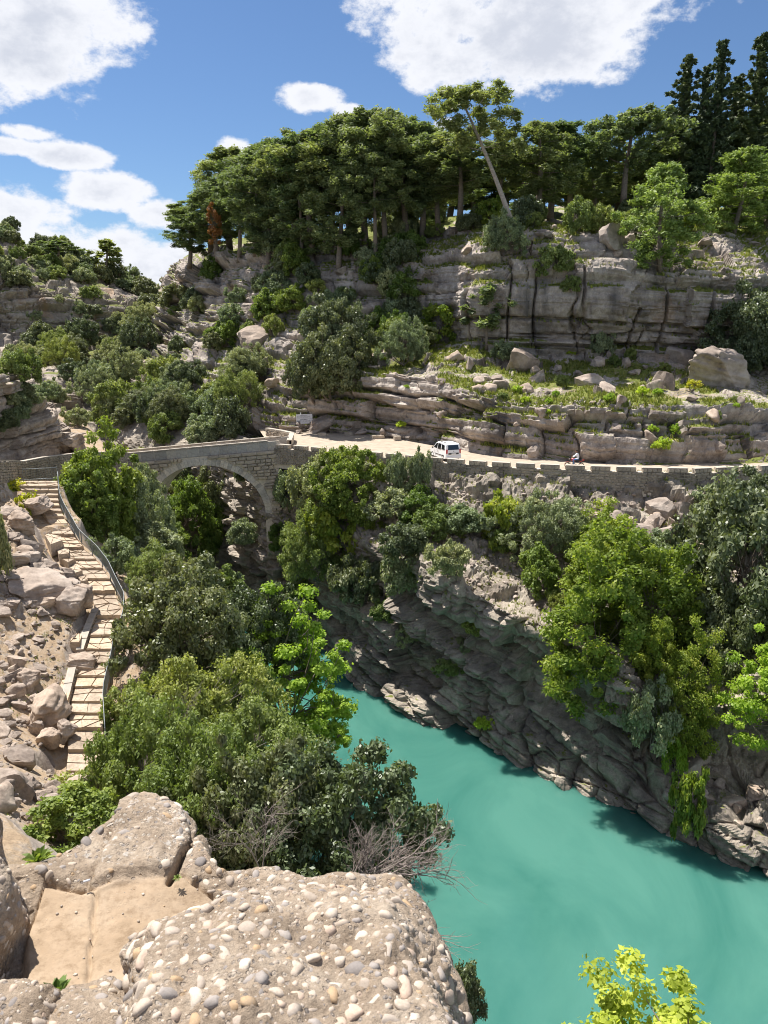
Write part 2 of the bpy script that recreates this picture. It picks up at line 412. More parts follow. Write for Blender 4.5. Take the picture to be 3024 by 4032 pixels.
def conglomerate():
    m, n, b = mat('conglomerate')
    c = ramp(n, tex(n, 5, 8, .7), [(.3, (.24,.185,.135)), (.5, (.40,.315,.235)), (.68, (.50,.415,.325))])
    v = tex(n, 46, kind='F1', out=1); sepc = N(n, 'ShaderNodeSeparateColor'); n.links.new(v, sepc.inputs[0])
    pc = ramp(n, sepc.outputs[0], PEB, 'CONSTANT')
    d = tex(n, 46, kind='F1', out=0)
    pm = ramp(n, d, [(.30, (1,1,1)), (.42, (0,0,0))])
    pm2 = mth(n, 'MULTIPLY', pm, mth(n, 'GREATER_THAN', sepc.outputs[1], .45))
    c = mixc(n, mth(n, 'MULTIPLY', pm2, .8), c, pc)
    c2 = ramp(n, tex(n, 70, 7, .75), [(.3, (.6,.58,.56)), (.55, (1,1,1)), (.72, (1.25,1.22,1.18))]); c = mixc(n, .8, c, c2, 'MULTIPLY')
    at = N(n, 'ShaderNodeAttribute'); at.attribute_name = 'slab'
    sl = ramp(n, tex(n, 3.2, 8, .7), [(.3, (.25,.18,.115)), (.5, (.335,.25,.17)), (.7, (.39,.305,.22))])
    sl = mixc(n, .85, sl, ramp(n, tex(n, 22, 8, .75), [(.34, (.66,.62,.58)), (.5, (1,1,1)), (.7, (1.12,1.1,1.08))]), 'MULTIPLY')
    c = mixc(n, at.outputs['Fac'], c, sl)
    li = N(n, 'ShaderNodeAttribute'); li.attribute_name = 'lichen'
    lf = ramp(n, mth(n, 'ADD', mth(n, 'MULTIPLY', li.outputs['Fac'], .22), tex(n, 13, 8, .72)), [(.70, (0,0,0)), (.745, (1,1,1))])
    c = mixc(n, lf, c, (.55,.50,.44))
    dk = ramp(n, tex(n, 6.5, 9, .75, dist=.5), [(.60, (0,0,0)), (.68, (1,1,1))])
    c = mixc(n, mth(n, 'MULTIPLY', dk, .55), c, (.14,.12,.105))
    n.links.new(c, b.inputs['Base Color']); b.inputs['Roughness'].default_value = .92; b.inputs['Specular IOR Level'].default_value = .2
    hh = mth(n, 'SUBTRACT', tex(n, 28, 9, .75), mth(n, 'MULTIPLY', mth(n, 'MULTIPLY', d, pm2), .8))
    k = N(n, 'ShaderNodeMapRange'); n.links.new(at.outputs['Fac'], k.inputs[0]); k.inputs[3].default_value = .9; k.inputs[4].default_value = .25
    bp = N(n, 'ShaderNodeBump'); bp.inputs['Distance'].default_value = .03; n.links.new(k.outputs[0], bp.inputs['Strength']); n.links.new(hh, bp.inputs['Height']); n.links.new(bp.outputs[0], b.inputs['Normal'])
    return m
M['cong'] = conglomerate()
# ------------------------------------------------------------------ terrain sheets
def cr_interp(A, n, axis):
    """Catmull-Rom resampling of a control grid along one axis"""
    A = np.moveaxis(A, axis, 0); m = A.shape[0]
    t = np.linspace(0, m-1, n); i = np.clip(np.floor(t).astype(int), 0, m-2); f = (t-i).reshape(-1, *([1]*(A.ndim-1)))
    p0 = A[np.clip(i-1, 0, m-1)]; p1 = A[i]; p2 = A[i+1]; p3 = A[np.clip(i+2, 0, m-1)]
    k = .38
    m1 = (p2-p0)*k; m2 = (p3-p1)*k
    o = (2*f**3-3*f**2+1)*p1+(f**3-2*f**2+f)*m1+(-2*f**3+3*f**2)*p2+(f**3-f**2)*m2
    return np.moveaxis(o, 0, axis)
def grid_normals(G):
    du = np.gradient(G, axis=0); dv = np.gradient(G, axis=1)
    n = np.cross(du, dv); n /= np.linalg.norm(n, axis=2, keepdims=True)+1e-9
    return n
def grid_quads(nu, nv, base=0, flip=False):
    i, j = np.meshgrid(np.arange(nu-1), np.arange(nv-1), indexing='ij')
    a = (i*nv+j).ravel()+base
    q = np.stack([a, a+nv, a+nv+1, a+1], 1)
    return q[:, ::-1] if flip else q
def strata(p, seed=0, H=2.2, W=5.0, A=.9, C=.55, tilt=(.03,-.02), az=0.0, wdt=.16, mass=None):
    """layered, jointed rock: every bed and block sticks out by its own amount, joints are recessed"""
    x, y, z = p[:,0], p[:,1], p[:,2]
    s = z + tilt[0]*x + tilt[1]*y + 1.1*fbm(p*.07, 3, seed+5) + .12*fbm(p*.6, 2, seed+7)
    t = x*math.cos(az)+y*math.sin(az)
    k0 = s/H; k0 = k0+.30*np.sin(k0*2.1+seed); k = np.floor(k0).astype(np.int64); fr = k0-k
    wv = W*(.5+1.2*h1(k, seed+1))
    tt = t/wv + 13*h1(k, seed+2) + .25*fbm(p*.5, 2, seed+3)
    m = np.floor(tt).astype(np.int64); g = tt-m
    val = h2(k, m, seed+4)
    e = np.minimum(fr, 1-fr)*H*.8; eg = np.minimum(g, 1-g)*wv
    open_h = .25+1.0*h1(k+(fr > .5), seed+8); open_v = (h2(k, m+(g > .5), seed+9) > .45)
    crev = np.exp(-(e/wdt)**2)*open_h + .8*np.exp(-(eg/wdt)**2)*open_v
    rnd = -0.22*np.exp(-(e/(wdt*2.6)))
    return A*(val-.5)*2*np.minimum(1, e/(wdt*.8)+.25) - C*np.clip(crev, 0, 1.3) + rnd*A
def build_sheet(name, G, nu, nv, disp, material, flip=False, vegf=None, soilf=None, kind='structure'):
    G = np.array([[tuple(c) for c in col] for col in G], dtype=float)
    S = cr_interp(cr_interp(G, nu, 0), nv, 1)
    n = grid_normals(S)
    if flip: n = -n
    nvv = n.reshape(-1, 3).copy(); p = S.reshape(-1, 3).copy()
    if disp is not None:
        u = np.repeat(np.linspace(0, 1, nu), nv); v = np.tile(np.linspace(0, 1, nv), nu)
        p = disp(p, nvv, u, v)
    S2 = p.reshape(nu, nv, 3)
    n2 = grid_normals(S2)
    if flip: n2 = -n2
    n2 = n2.reshape(-1, 3)
    at = {'veg': np.zeros(len(p)), 'soil': np.zeros(len(p))}
    if vegf is not None: at['veg'] = vegf(p, nvv, n2)
    if soilf is not None: at['soil'] = soilf(p, nvv, n2)
    me = np_mesh(name, p, quads=grid_quads(nu, nv, 0, flip), mats=[material], smooth=(material.name == 'conglomerate'), attrs=at)
    o = link(name, me); tag(o, kind=kind)
    return o, p, n2
TERR = []   # (vertices, quads) for finding the ground
def reg(o):
    me = o.data
    co = np.zeros(len(me.vertices)*3, dtype=np.float32); me.vertices.foreach_get('co', co)
    li = np.zeros(len(me.loops), dtype=np.int32); me.loops.foreach_get('vertex_index', li)
    TERR.append((co.reshape(-1,3).tolist(), li.reshape(-1,4).tolist()))
smooth01 = lambda x, a, b: (lambda t: t*t*(3-2*t))(np.clip((x-a)/(b-a), 0, 1))

# --- the river
def wl(px, py): return PZ(px, py, 0.0)
river_pts = [(-70,-40),(90,-40),(90,150),(-70,150)]
mb = MB(); mb.add([(x, y, 0) for x, y in river_pts], [(0,1,2,3)])
river = mb.build('river', M['water']); tag(river, kind='structure')

# --- right bank gorge wall below the road
cols = []
def wcol(pts): return [Vector(p) for p in pts]
cols.append(wcol([(-46,116,-3),(-46,117,0),(-46,118,4),(-46,119,8),(-46,120,12),(-46,121,15),(-46,122,18),(-46,126,22)]))
cols.append(wcol([(-34,106,-3),(-34,107,0),(-34,108,4),(-34,108.5,8),(-34,109,12),(-34,109.5,15),(-34,111,18),(-34,118,22)]))
cols.append(wcol([(-24,98,-3),(-24,98,0),(-24,98.5,4),(-23.5,99,8),(-23,100,12),(-23,100.5,15.5),(-22.5,101.5,18.5),(-22,106,20.7)]))
def gcol(px, wpy, rows):
    p0 = wl(px, wpy)
    c = [Vector((p0.x+.4, p0.y-.8, -3)), p0] + [P(a, b, y) for a, b, y in rows]
    t = c[-1]; c.append(Vector((t.x, t.y+3.0, 20.6))); cols.append(c)
gcol(1040,2460,[(1040,2350,87.5),(1045,2200,87),(1050,2100,86.8),(1055,2030,86.5),(1075,1900,87)])
gcol(1210,2555,[(1205,2400,80.5),(1200,2230,80.3),(1190,2080,80.0),(1180,1970,81.5),(1175,1840,83.5)])
gcol(1400,2680,[(1400,2530,72.6),(1400,2360,72.6),(1400,2160,72.2),(1400,2040,76),(1410,1838,79.6)])
gcol(1750,2865,[(1750,2700,63.2),(1750,2500,63.4),(1750,2280,62.6),(1750,2090,69.5),(1750,1864,75.0)])
gcol(2050,3025,[(2050,2870,57),(2050,2650,57),(2050,2430,56.2),(2050,2220,65),(2050,1885,72.2)])
gcol(2350,3160,[(2350,3020,52.3),(2350,2800,52.6),(2350,2560,51.6),(2350,2270,63),(2350,1896,70.9)])
gcol(2700,3340,[(2700,3210,46.3),(2700,3090,49.5),(2700,2760,50.8),(2700,2400,60),(2700,1904,69.8)])
gcol(3024,3470,[(3024,3220,44),(3024,3010,49.5),(3024,2660,50.8),(3024,2400,60.5),(3024,1894,71.6)])
gcol(3500,3680,[(3500,3450,41.5),(3500,3250,45),(3500,2850,48),(3500,2500,60),(3500,2000,71)])
def disp_gorge(p, n, u, v):
    a = 1.6*fbm(p*np.array([.09,.09,.05]), 4, 3)
    s1 = strata(p, 11, H=3.0, W=6, A=.95, C=.75, tilt=(.30,-.10), wdt=.22)
    s2 = strata(p, 23, H=.85, W=2.6, A=.24, C=.20, tilt=(.25,-.08), wdt=.12)
    d1, d2, cv = worley(p*np.array([.55,.55,.75]), 5)
    f1, f2, fc = worley(p@np.array([[.34,0,.10],[0,.34,-.03],[-.18,.05,.62]]), 7)
    facet = (fc-.5)*.85-.35*np.exp(-((f2-f1)/.05)**2)+strata(p, 29, H=.42, W=1.3, A=.09, C=.11, tilt=(.22,-.07), wdt=.09)
    m = smooth01(p[:,2]+2.0*fbm(p*.1, 2, 9), 12.5, 15.5)        # blocky talus above, massive wall below
    m2 = smooth01(vnoise(p*.12, 31), .35, .6)
    e1, e2, cw = worley(p*np.array([1.25,1.25,1.6])+3, 6)
    pick = smooth01(vnoise(p*.25, 33), .40, .55)
    blocks = ((cv-.35)*1.0 - .55*np.exp(-((d2-d1)/.08)**2))*(1-.55*pick) + ((cw-.4)*.55-.30*np.exp(-((e2-e1)/.09)**2))*pick + .5*s1*(1-pick)
    d = a*(1-.6*m) + (1-m)*(s1*(.75+.35*m2)*1.25 + s2*(.5+.7*m2)*1.5 + facet) + m*(blocks*.8+.5*s2+.5*s1) + .18*fbm(p*.9, 4, 6) + .06*fbm(p*3.5, 3, 8)
    env = smooth01(v, 1.0, .86)*smooth01(p[:,2], -2.5, -.3)*.9+.1
    lip = smooth01(v, .80, .92)
    return p + n*(d*(env*(1-lip*.8)))[:,None]
def veg_flat(th=.72, amt=1.0, seed=0, sc_=.25):
    def f(p, n0, n2):
        z = np.abs(n2[:,2])*0+n2[:,2]
        return amt*smooth01(z, th, th+.18)*(.25+.75*smooth01(vnoise(p*sc_, 40+seed), .3, .6))
    return f
gorge, gp, gn = build_sheet('gorge_wall', cols, 540, 220, disp_gorge, M['gorge'], flip=False, vegf=veg_flat(.80, .55, 1), soilf=None)
reg(gorge)

# --- slopes and cliffs above the road, from the far left valley to the right edge
def col(*rows): return [P(*r) for r in rows]
U = [
 col((330,1760,124),(340,1640,136),(400,1500,152),(470,1380,168),(560,1290,182),(610,1200,196),(640,1130,206),(640,1125,212),(640,1115,240),(640,1112,300)),
 col((470,1765,116),(480,1640,126),(520,1500,142),(580,1380,158),(620,1270,172),(650,1180,182),(670,1110,190),(672,1095,196),(672,1080,225),(672,1070,290)),
 col((640,1750,110),(650,1640,117),(680,1500,128),(700,1380,140),(710,1260,150),(720,1170,156),(725,1070,162),(728,1050,168),(728,1035,190),(728,1020,260)),
 col((860,1730,106),(860,1620,111),(860,1490,119),(870,1370,128),(870,1250,135),(880,1150,140),(880,1040,145),(885,1010,150),(885,990,170),(885,960,240)),
 col((1060,1706,102.5),(1060,1610,104.5),(1070,1490,110),(1070,1360,118),(1075,1240,124),(1080,1130,128),(1080,1020,132),(1085,985,137),(1085,960,155),(1085,930,220)),
 col((1290,1700,101),(1295,1610,101.5),(1300,1480,103.5),(1300,1385,111),(1300,1270,117),(1300,1140,121.5),(1300,1030,125),(1300,960,131),(1300,930,148),(1300,900,210)),
 col((1480,1722,96.5),(1485,1640,97),(1490,1470,99),(1490,1400,106),(1500,1300,114),(1510,1150,117),(1520,1020,120),(1520,960,127),(1520,925,145),(1520,890,200)),
 col((1680,1755,90),(1685,1670,90.4),(1690,1480,93),(1690,1420,103),(1700,1350,110),(1710,1180,112),(1720,1020,114),(1730,950,120),(1730,905,138),(1730,870,200)),
 col((1880,1790,82.5),(1880,1705,83.2),(1880,1530,86.5),(1880,1450,98),(1880,1372,105),(1880,1200,105.5),(1880,1030,106),(1900,930,110),(1900,880,125),(1900,850,200)),
 col((2080,1812,78.8),(2080,1750,79.5),(2080,1565,83),(2080,1480,96),(2080,1385,104),(2080,1200,103.6),(2080,1010,104.5),(2090,890,109),(2090,865,125),(2090,840,200)),
 col((2320,1830,76.3),(2320,1775,77.2),(2320,1572,80.6),(2320,1490,94),(2320,1398,103),(2320,1200,102.4),(2320,1000,103.6),(2320,900,109),(2320,862,125),(2320,830,200)),
 col((2560,1842,75.3),(2560,1795,76.2),(2560,1580,79.8),(2560,1500,93),(2560,1408,102),(2560,1210,101.2),(2560,1040,102.6),(2560,915,110),(2560,860,125),(2560,830,200)),
 col((2800,1835,76),(2800,1800,77),(2800,1600,80.4),(2800,1520,92),(2800,1425,101),(2800,1220,101),(2800,1060,102),(2800,930,110),(2800,870,125),(2800,830,200)),
 col((3060,1795,79),(3060,1765,79.6),(3060,1620,83),(3060,1540,92),(3060,1440,100),(3060,1230,100.5),(3060,1080,102),(3060,950,110),(3060,880,124),(3060,830,200)),
 col((3700,1700,86),(3700,1670,87),(3700,1600,90),(3700,1540,96),(3700,1440,101),(3700,1230,102),(3700,1080,104),(3700,960,112),(3700,880,124),(3700,840,200)),
]
for c in U:
    b0 = c[0]; c.insert(0, Vector((b0.x, b0.y-1.5, b0.z-.35)))
def disp_upper(p, n, u, v):
    x, y, z = p[:,0], p[:,1], p[:,2]
    steep = smooth01(np.abs(n[:,2]), .92, .62)
    s1 = strata(p, 41, H=2.3, W=5.0, A=1.05, C=.8, tilt=(.035,-.02), wdt=.17)
    s2 = strata(p, 53, H=.62, W=2.3, A=.28, C=.24, tilt=(.04,-.02), wdt=.10)
    d1, d2, cv = worley(p*np.array([.42,.42,.6]), 15)
    e1, e2, cw = worley(p*np.array([1.0,1.0,1.5])+5, 17)
    pk = smooth01(vnoise(p*.16+3, 79), .42, .56)
    blocks = ((cv-.3)*1.2 - .5*np.exp(-((d2-d1)/.07)**2))*(1-pk) + pk*((cw-.4)*.5-.25*np.exp(-((e2-e1)/.09)**2))
    layered = smooth01(vnoise(p*np.array([.05,.05,.11])+4, 77), .40, .58)
    # the big smooth face of the upper cliff
    face = smooth01(v, .50, .53)*smooth01(v, .70, .63)*smooth01(u, .52, .56)
    low = smooth01(v, .40, .36)
    far = smooth01(y, 125, 150)
    a = 1.1*fbm(p*.075, 3, 61)
    s3 = strata(p, 47, H=4.3, W=4.6, A=.75, C=1.15, tilt=(.03,-.02), wdt=.20)
    wob = .35*fbm(p*np.array([.25,.25,0]), 3, 49)
    gaps = -(1.3*np.exp(-((z-32.0-wob)/.17)**2)+1.0*np.exp(-((z-33.4-.8*wob)/.13)**2))*smooth01(x, 16, 19)*smooth01(v, .42, .45)*smooth01(-v, -.62, -.56)
    xx = x/5.2+.35*fbm(p*np.array([.3,.3,.12]), 3, 51)+.3*np.sin(x*.37); xf = np.abs(xx-np.round(xx))*5.2
    gaps = gaps-1.1*np.exp(-(xf/.20)**2)*face*(vnoise(p*np.array([.15,.15,.10])+7, 53) > .40)+face*.9*np.sin(np.clip((z-31.5)/13, 0, 1)*math.pi)
    d = a + steep*((s1*(1-face)+s3*face)*(.8+.3*layered) + s2*(.45+.65*layered)*(1-.5*face)*1.2) + gaps
    bm2 = smooth01(vnoise(p*np.array([.11,.11,.2])+8, 81), .45, .60)
    d += (1-steep)*(blocks*.75*bm2 + (1-bm2)*(.8*s1+.9*s2)*.8)*(1-smooth01(v, .82, .9))
    d += .22*fbm(p*.8, 4, 66) + .07*fbm(p*3.2, 3, 68)
    d = d*(1+.9*far)
    env = smooth01(v, 0.0, .09)
    return p + n*(d*env)[:,None]
def veg_upper(p, n0, n2):
    z = np.clip(n2[:,2], 0, 1); y = p[:,1]
    base = smooth01(z, .62, .86)*(.30+.8*smooth01(vnoise(p*.22, 41), .28, .55))
    plate = smooth01(n0[:,2], .8, .95)*.25
    return base*.85+plate
def soil_upper(p, n0, n2):
    return .55*smooth01(n2[:,2], .6, .9)*smooth01(vnoise(p*.3+9, 43), .5, .8)
upper, up_, un_ = build_sheet('hillside', U, 640, 310, disp_upper, M['cliff'], flip=False, vegf=veg_upper, soilf=soil_upper)
reg(upper)

# --- far left canyon wall
F = []
for (dx, dy, k) in ((-900,0,0),(-450,0,0),(0,0,0),(110,0,0),(230,0,0),(350,0,0),(470,0,0),(570,0,0),(660,0,0),(760,0,0)):
    x = dx; t = (dx+900)/1660
    Y = lambda a, b: a+(b-a)*t
    sky_y = float(np.interp(dx, [-900,-450,0,110,230,350,470,570,660,760], [900,860,900,985,1012,1052,1105,1140,1150,1160]))
    ct = float(np.interp(dx, [-900,-450,0,110,230,350,470,570,660,760], [1120,1080,1085,1110,1150,1180,1195,1215,1225,1240]))
    cb = float(np.interp(dx, [-900,-450,0,110,230,350,470,570,660,760], [1400,1390,1330,1340,1350,1345,1340,1330,1330,1330]))
    F.append([P(x,1800,Y(84,126)),P(x,1720,Y(92,130)),P(x,1610,Y(108,134)),P(x,1500,Y(116,138)),P(x,1440,Y(128,160)),P(x,cb,Y(140,190)),P(x,(cb+ct)/2,Y(143,195)),P(x,ct,Y(146,201)),P(x,(ct+sky_y)/2,Y(158,214)),P(x,sky_y,Y(178,232)),P(x,sky_y-15,Y(230,300))])
def disp_far(p, n, u, v):
    steep = smooth01(np.abs(n[:,2]), .8, .4)
    s1 = strata(p, 71, H=3.2, W=7, A=1.3, C=1.0, tilt=(.02,.03), az=.6, wdt=.3)
    s2 = strata(p, 83, H=1.1, W=3.5, A=.5, C=.45, tilt=(.03,.03), az=.6, wdt=.2)
    t = p[:,0]*.8+p[:,1]*.6
    butt = np.abs(np.sin(t*.22+2*fbm(p*.03, 2, 5)))**.7
    d = 2.0*fbm(p*.06, 4, 75) + steep*(s1+s2+2.0*(butt-.5)) + (1-steep)*(1.3*s2+.5*s1) + .35*fbm(p*.6, 4, 78)
    return p + n*(d*smooth01(v, 0, .06)*smooth01(v, 1, .93))[:,None]
far, fp_, fn_ = build_sheet('canyon_wall', F, 360, 250, disp_far, M['far'], vegf=veg_flat(.6, .7, 3, .12))
reg(far)

# --- near left bank, laid out as cross sections at several distances
SL = {
 118:[(-95,30),(-70,27),(-55,24),(-46,21),(-43,15),(-41,9),(-39,3),(-38,-3)],
 104:[(-85,28),(-62,24),(-48,21.5),(-39,20.2),(-35,14),(-32,8),(-30,3),(-29,-3)],
 93:[(-75,26),(-52,22.6),(-42,20.6),(-33,19.4),(-29.5,14),(-27,8),(-24.5,3),(-23.5,-3)],
 85:[(-70,27),(-48,23.3),(-40,20.8),(-33,17.2),(-27.8,13.2),(-24,8),(-20.5,3),(-19,-3)],
 75:[(-62,28),(-47,23.5),(-38,21.6),(-32,18.8),(-25,13.8),(-18,9.7),(-15.7,5),(-14.7,-3)],
 66:[(-60,28),(-46,24.3),(-37,22.3),(-30.5,20.9),(-23,15.8),(-15.5,11.0),(-13.4,5),(-12.5,-3)],
 60:[(-60,29),(-42,25.5),(-34,23.0),(-27,21.4),(-22.5,16.5),(-15,10.5),(-12,5),(-11.3,-3)],
 52:[(-58,32),(-40,27),(-28,21.6),(-23.2,18.3),(-19.6,17.2),(-16,11.5),(-11.5,5),(-10.5,-3)],
 45:[(-55,33),(-38,26.5),(-26,20.3),(-19.3,16.9),(-14.6,16.2),(-12,10.5),(-9.5,4),(-8.5,-3)],
 40:[(-55,34),(-38,27),(-25,19.2),(-18.0,15.2),(-13.6,14.8),(-10.8,9.5),(-8,3),(-7,-3)],
 35:[(-50,34.5),(-36,27),(-23,18.2),(-16.6,13.8),(-12.3,13.3),(-9,9),(-6,3),(-5,-3)],
 28:[(-45,35),(-30,28),(-20,20.2),(-14,16.4),(-9.5,14.2),(-5.5,9),(-2.5,3),(-1.5,-3)],
 20:[(-40,35.5),(-25,29),(-16,23),(-10.5,19.2),(-6,16.5),(-2.5,10),(1.5,3),(2.5,-3)],
 12:[(-30,36),(-18,32),(-10,27.6),(-6,24.8),(-2,22.3),(1.5,15),(5,6),(6.5,-3)],
 6:[(-20,36),(-10,34),(-5,31.2),(-2.6,29.0),(-.5,27.8),(2,21),(6,8),(9,-3)],
 0:[(-15,36),(-8,33.5),(-4,32),(-2,31.0),(0,30.6),(2.4,27),(7,12),(12,-3)],
 -12:[(-15,36),(-9,34),(-5,33),(-2,32.5),(0.5,32.3),(4,30),(9,15),(15,-3)],
}
L = [[Vector((x, Yk, z)) for x, z in SL[Yk]][::-1] for Yk in sorted(SL)]
PATH = [ # photograph: left edge x, right edge x, y, distance
 (66,226,1893,62.6),(70,226,1906,60.8),(92,228,1944,60.1),(130,231,1985,59.2),(176,247,2026,58.3),(200,273,2073,57.0),(214,309,2138,54.8),(262,379,2203,52.6),
 (312,423,2262,50.6),(357,449,2320,48.8),(391,486,2394,46.8),(368,482,2462,45.0),(356,470,2503,43.9),(342,445,2556,42.5),(338,438,2609,41.2),
 (306,430,2653,40.2),(297,418,2697,39.2),(282,404,2762,37.8),(275,402,2806,36.9),(271,406,2865,35.8),(268,409,2938,34.6),(262,409,3020,33.3),(250,405,3110,32.0)]
PL = [P(a, y, Y) for a, b, y, Y in PATH]; PR = [P(b, y, Y) for a, b, y, Y in PATH]
PC = [(a+b)/2 for a, b in zip(PL, PR)]
LROAD = [(-420,1905,46,25.9),(-180,1860,53,24.9),(0,1837,59,23.35),(52,1833,63,22.7),(90,1822,66,22.1),(179,1799,74,21.2),(329,1784,84,20.1),(500,1785,88.0,19.5)]
LRP = []
for px_, py_, Y_, z_ in LROAD:
    q = P(px_, py_, Y_); LRP.append(Vector((q.x, q.y, z_)))
def carve(p, line, hw, soft, dz):
    A = np.array([tuple(a) for a in line]); best = np.full(len(p), 1e9); zz = np.zeros(len(p))
    for a, b in zip(A[:-1], A[1:]):
        d = b[:2]-a[:2]; t = np.clip(((p[:,:2]-a[:2])@d)/(d@d), 0, 1)
        q = a+(b-a)*t[:,None]; r = np.hypot(p[:,0]-q[:,0], p[:,1]-q[:,1])
        m = r < best; best = np.where(m, r, best); zz = np.where(m, q[:,2], zz)
    k = 1-smooth01(best, hw, hw+soft)
    p = p.copy(); p[:,2] = p[:,2]*(1-k)+(zz+dz)*k; return p
def disp_bank(p, n, u, v):
    steep = smooth01(np.abs(n[:,2]), .85, .5)
    s2 = strata(p, 93, H=.9, W=3, A=.35, C=.3, tilt=(-.12,.05), wdt=.14)
    d1, d2, cv = worley(p*.8, 25)
    west = smooth01(v, .42, .5)                                   # the path side and the slope above it
    pathz = smooth01(v, .40, .46)*smooth01(v, .66, .60)
    blocks = (cv-.35)*.55 - .25*np.exp(-((d2-d1)/.1)**2)
    d = .5*fbm(p*.2, 3, 95)*(1-.7*pathz) + steep*s2*(1-pathz) + (1-pathz)*blocks*(.35+.65*smooth01(vnoise(p*.2, 97), .4, .6)) + .10*fbm(p*1.2, 4, 96)*(1-.6*pathz) + .03*fbm(p*5, 3, 98)
    p = p + n*d[:,None]
    p = carve(p, [q+Vector((-2.9,.3,0)) for q in LRP[:-1]]+[LRP[-1]+Vector((-1.5,2,0))], 2.5, .6, -.12)
    p = carve(p, PC, 1.25, .8, -.5)
    return carve(p, PC[:5], 1.8, .7, -.5)
def veg_bank(p, n0, n2):
    return smooth01(n2[:,2], .55, .85)*(.15+.55*smooth01(vnoise(p*.35, 44), .45, .7))
def soil_bank(p, n0, n2):
    return .25+.6*smooth01(n2[:,2], .5, .85)
bank, bp_, bn_ = build_sheet('left_bank', L, 430, 270, disp_bank, M['bank'], flip=False, vegf=veg_bank, soilf=soil_bank)
reg(bank)

# --- roads, level and dusty: strips between a front edge and a back edge
def strip(name, front, back, material, z=None, nseg=8):
    co = []; n = len(front)
    F_ = np.array([tuple(a) for a in front]); B_ = np.array([tuple(a) for a in back])
    F2 = cr_interp(F_, (n-1)*nseg+1, 0); B2 = cr_interp(B_, (n-1)*nseg+1, 0)
    k = 8
    for a, b in zip(F2, B2):
        for j in range(k+1):
            q = a+(b-a)*j/k; q[2] += .03*math.sin(q[0]*1.3+q[1]*.7)*.6; co.append(q)
    me = np_mesh(name, co, quads=grid_quads(len(F2), k+1), mats=[material])
    o = link(name, me); tag(o, kind='structure'); reg(o); return o
RZ = 21.0
WALL = [Vector((-12.3,85.3,0)), Vector((-6.5,82.2,0)), Vector((-1.6,79.6,0)), Vector((4.0,76.2,0)), Vector((9.6,73.4,0)), Vector((14.6,71.9,0)),
        Vector((19.2,70.9,0)), Vector((24,70.1,0)), Vector((28.5,69.6,0)), Vector((36,71.2,0)), Vector((44,75,0)), Vector((54,82,0))]
front = [Vector((p.x, p.y+.25, RZ)) for p in WALL]
backp = [PZ(1000,1672,RZ), PZ(1240,1700,RZ), PZ(1420,1714,RZ), PZ(1590,1738,RZ), PZ(1780,1772,RZ), PZ(1960,1795,RZ), PZ(2150,1814,RZ), PZ(2400,1832,RZ), PZ(2600,1838,RZ), PZ(2880,1818,RZ), PZ(3100,1780,RZ), PZ(3400,1740,RZ)]
strip('road', front, [b+Vector((0,.9,0)) for b in backp], M['road'])

strip('road', [q+Vector((.1,-.1,0)) for q in LRP], [q+Vector((-5.4,1.0,.05)) for q in LRP[:-1]]+[LRP[-1]+Vector((.6,4.4,0))], M['road'])
# rock outcrop beside the left road
O_ = []
for (x, Y, t1, t2) in ((-700,52,1500,1420),(-350,57,1480,1410),(-120,63,1475,1420),(0,67.5,1490,1462),(90,72.5,1500,1468),(135,75,1590,1530),(190,77.5,1625,1600),(240,80,1690,1672),(275,82.5,1765,1750),(310,86,1772,1766)):
    Y += 6.5; q = P(x, 1806, Y); zz = q.z
    O_.append([Vector((q.x, q.y, zz-1)), Vector((q.x, q.y+.1, zz+.3)), P(x,1700,Y+.4), P(x,(1700+t1)/2 if t1 < 1690 else 1740,Y+.6), P(x,t1,Y+1.4), P(x,t2,Y+4.5), P(x,t2+6,Y+12), P(x,t2+45,Y+20)])
def disp_out(p, n, u, v):
    s1 = strata(p, 141, H=1.9, W=4.5, A=.8, C=.6, wdt=.13, az=.8); s2 = strata(p, 143, H=.6, W=1.6, A=.25, C=.2, wdt=.08, az=.8)
    steep = smooth01(np.abs(n[:,2]), .85, .5)
    return p+n*((.5*fbm(p*.25, 3, 145)+steep*(s1+s2)+.14*fbm(p*1.3, 4, 147)+.05*fbm(p*5, 3, 148))*smooth01(v, .05, .2))[:,None]
outc, op_, on_ = build_sheet('rock_outcrop', O_, 240, 180, disp_out, M['bank'], vegf=veg_flat(.7, .5, 6, .3)); reg(outc)
# ------------------------------------------------------------------ masonry
def rough_box(seed, n=3, rnd=.22, noise_=.09):
    """a unit quarry block with worn edges"""
    rs = np.random.RandomState(seed); vs = {}; V = []; Fc = []
    def vid(p):
        k = tuple(np.round(p, 4))
        if k not in vs: vs[k] = len(V); V.append(p)
        return vs[k]
    lin = np.linspace(-.5, .5, n+1)
    for ax in range(3):
        for s in (-.5, .5):
            for i in range(n):
                for j in range(n):
                    q = []
                    for a, b in ((i,j),(i+1,j),(i+1,j+1),(i,j+1)):
                        p = np.zeros(3); p[ax] = s; p[(ax+1)%3] = lin[a]; p[(ax+2)%3] = lin[b]; q.append(vid(p))
                    Fc.append(tuple(q if s > 0 else q[::-1]))
    V = np.array(V)
    sph = V/np.linalg.norm(V, axis=1, keepdims=True)*.62
    W_ = V*(1-rnd)+sph*rnd
    W_ += (rs.rand(*W_.shape)-.5)*noise_
    return W_, Fc
def pool(fn, name, material, k):
    out = []
    for i in range(k):
        V, Fc = fn(i); me = bpy.data.meshes.new(name); me.from_pydata([tuple(v) for v in V], [], Fc); me.materials.append(material)
        me.polygons.foreach_set('use_smooth', [False]*len(Fc)); me.update(); out.append(me)
    return out
ST = pool(lambda i: rough_box(100+i, 3, .25, .13), 'stone', M['stone'], 10)
ST_LOW = pool(lambda i: rough_box(120+i, 2, .22, .13), 'stone', M['stone'], 6)
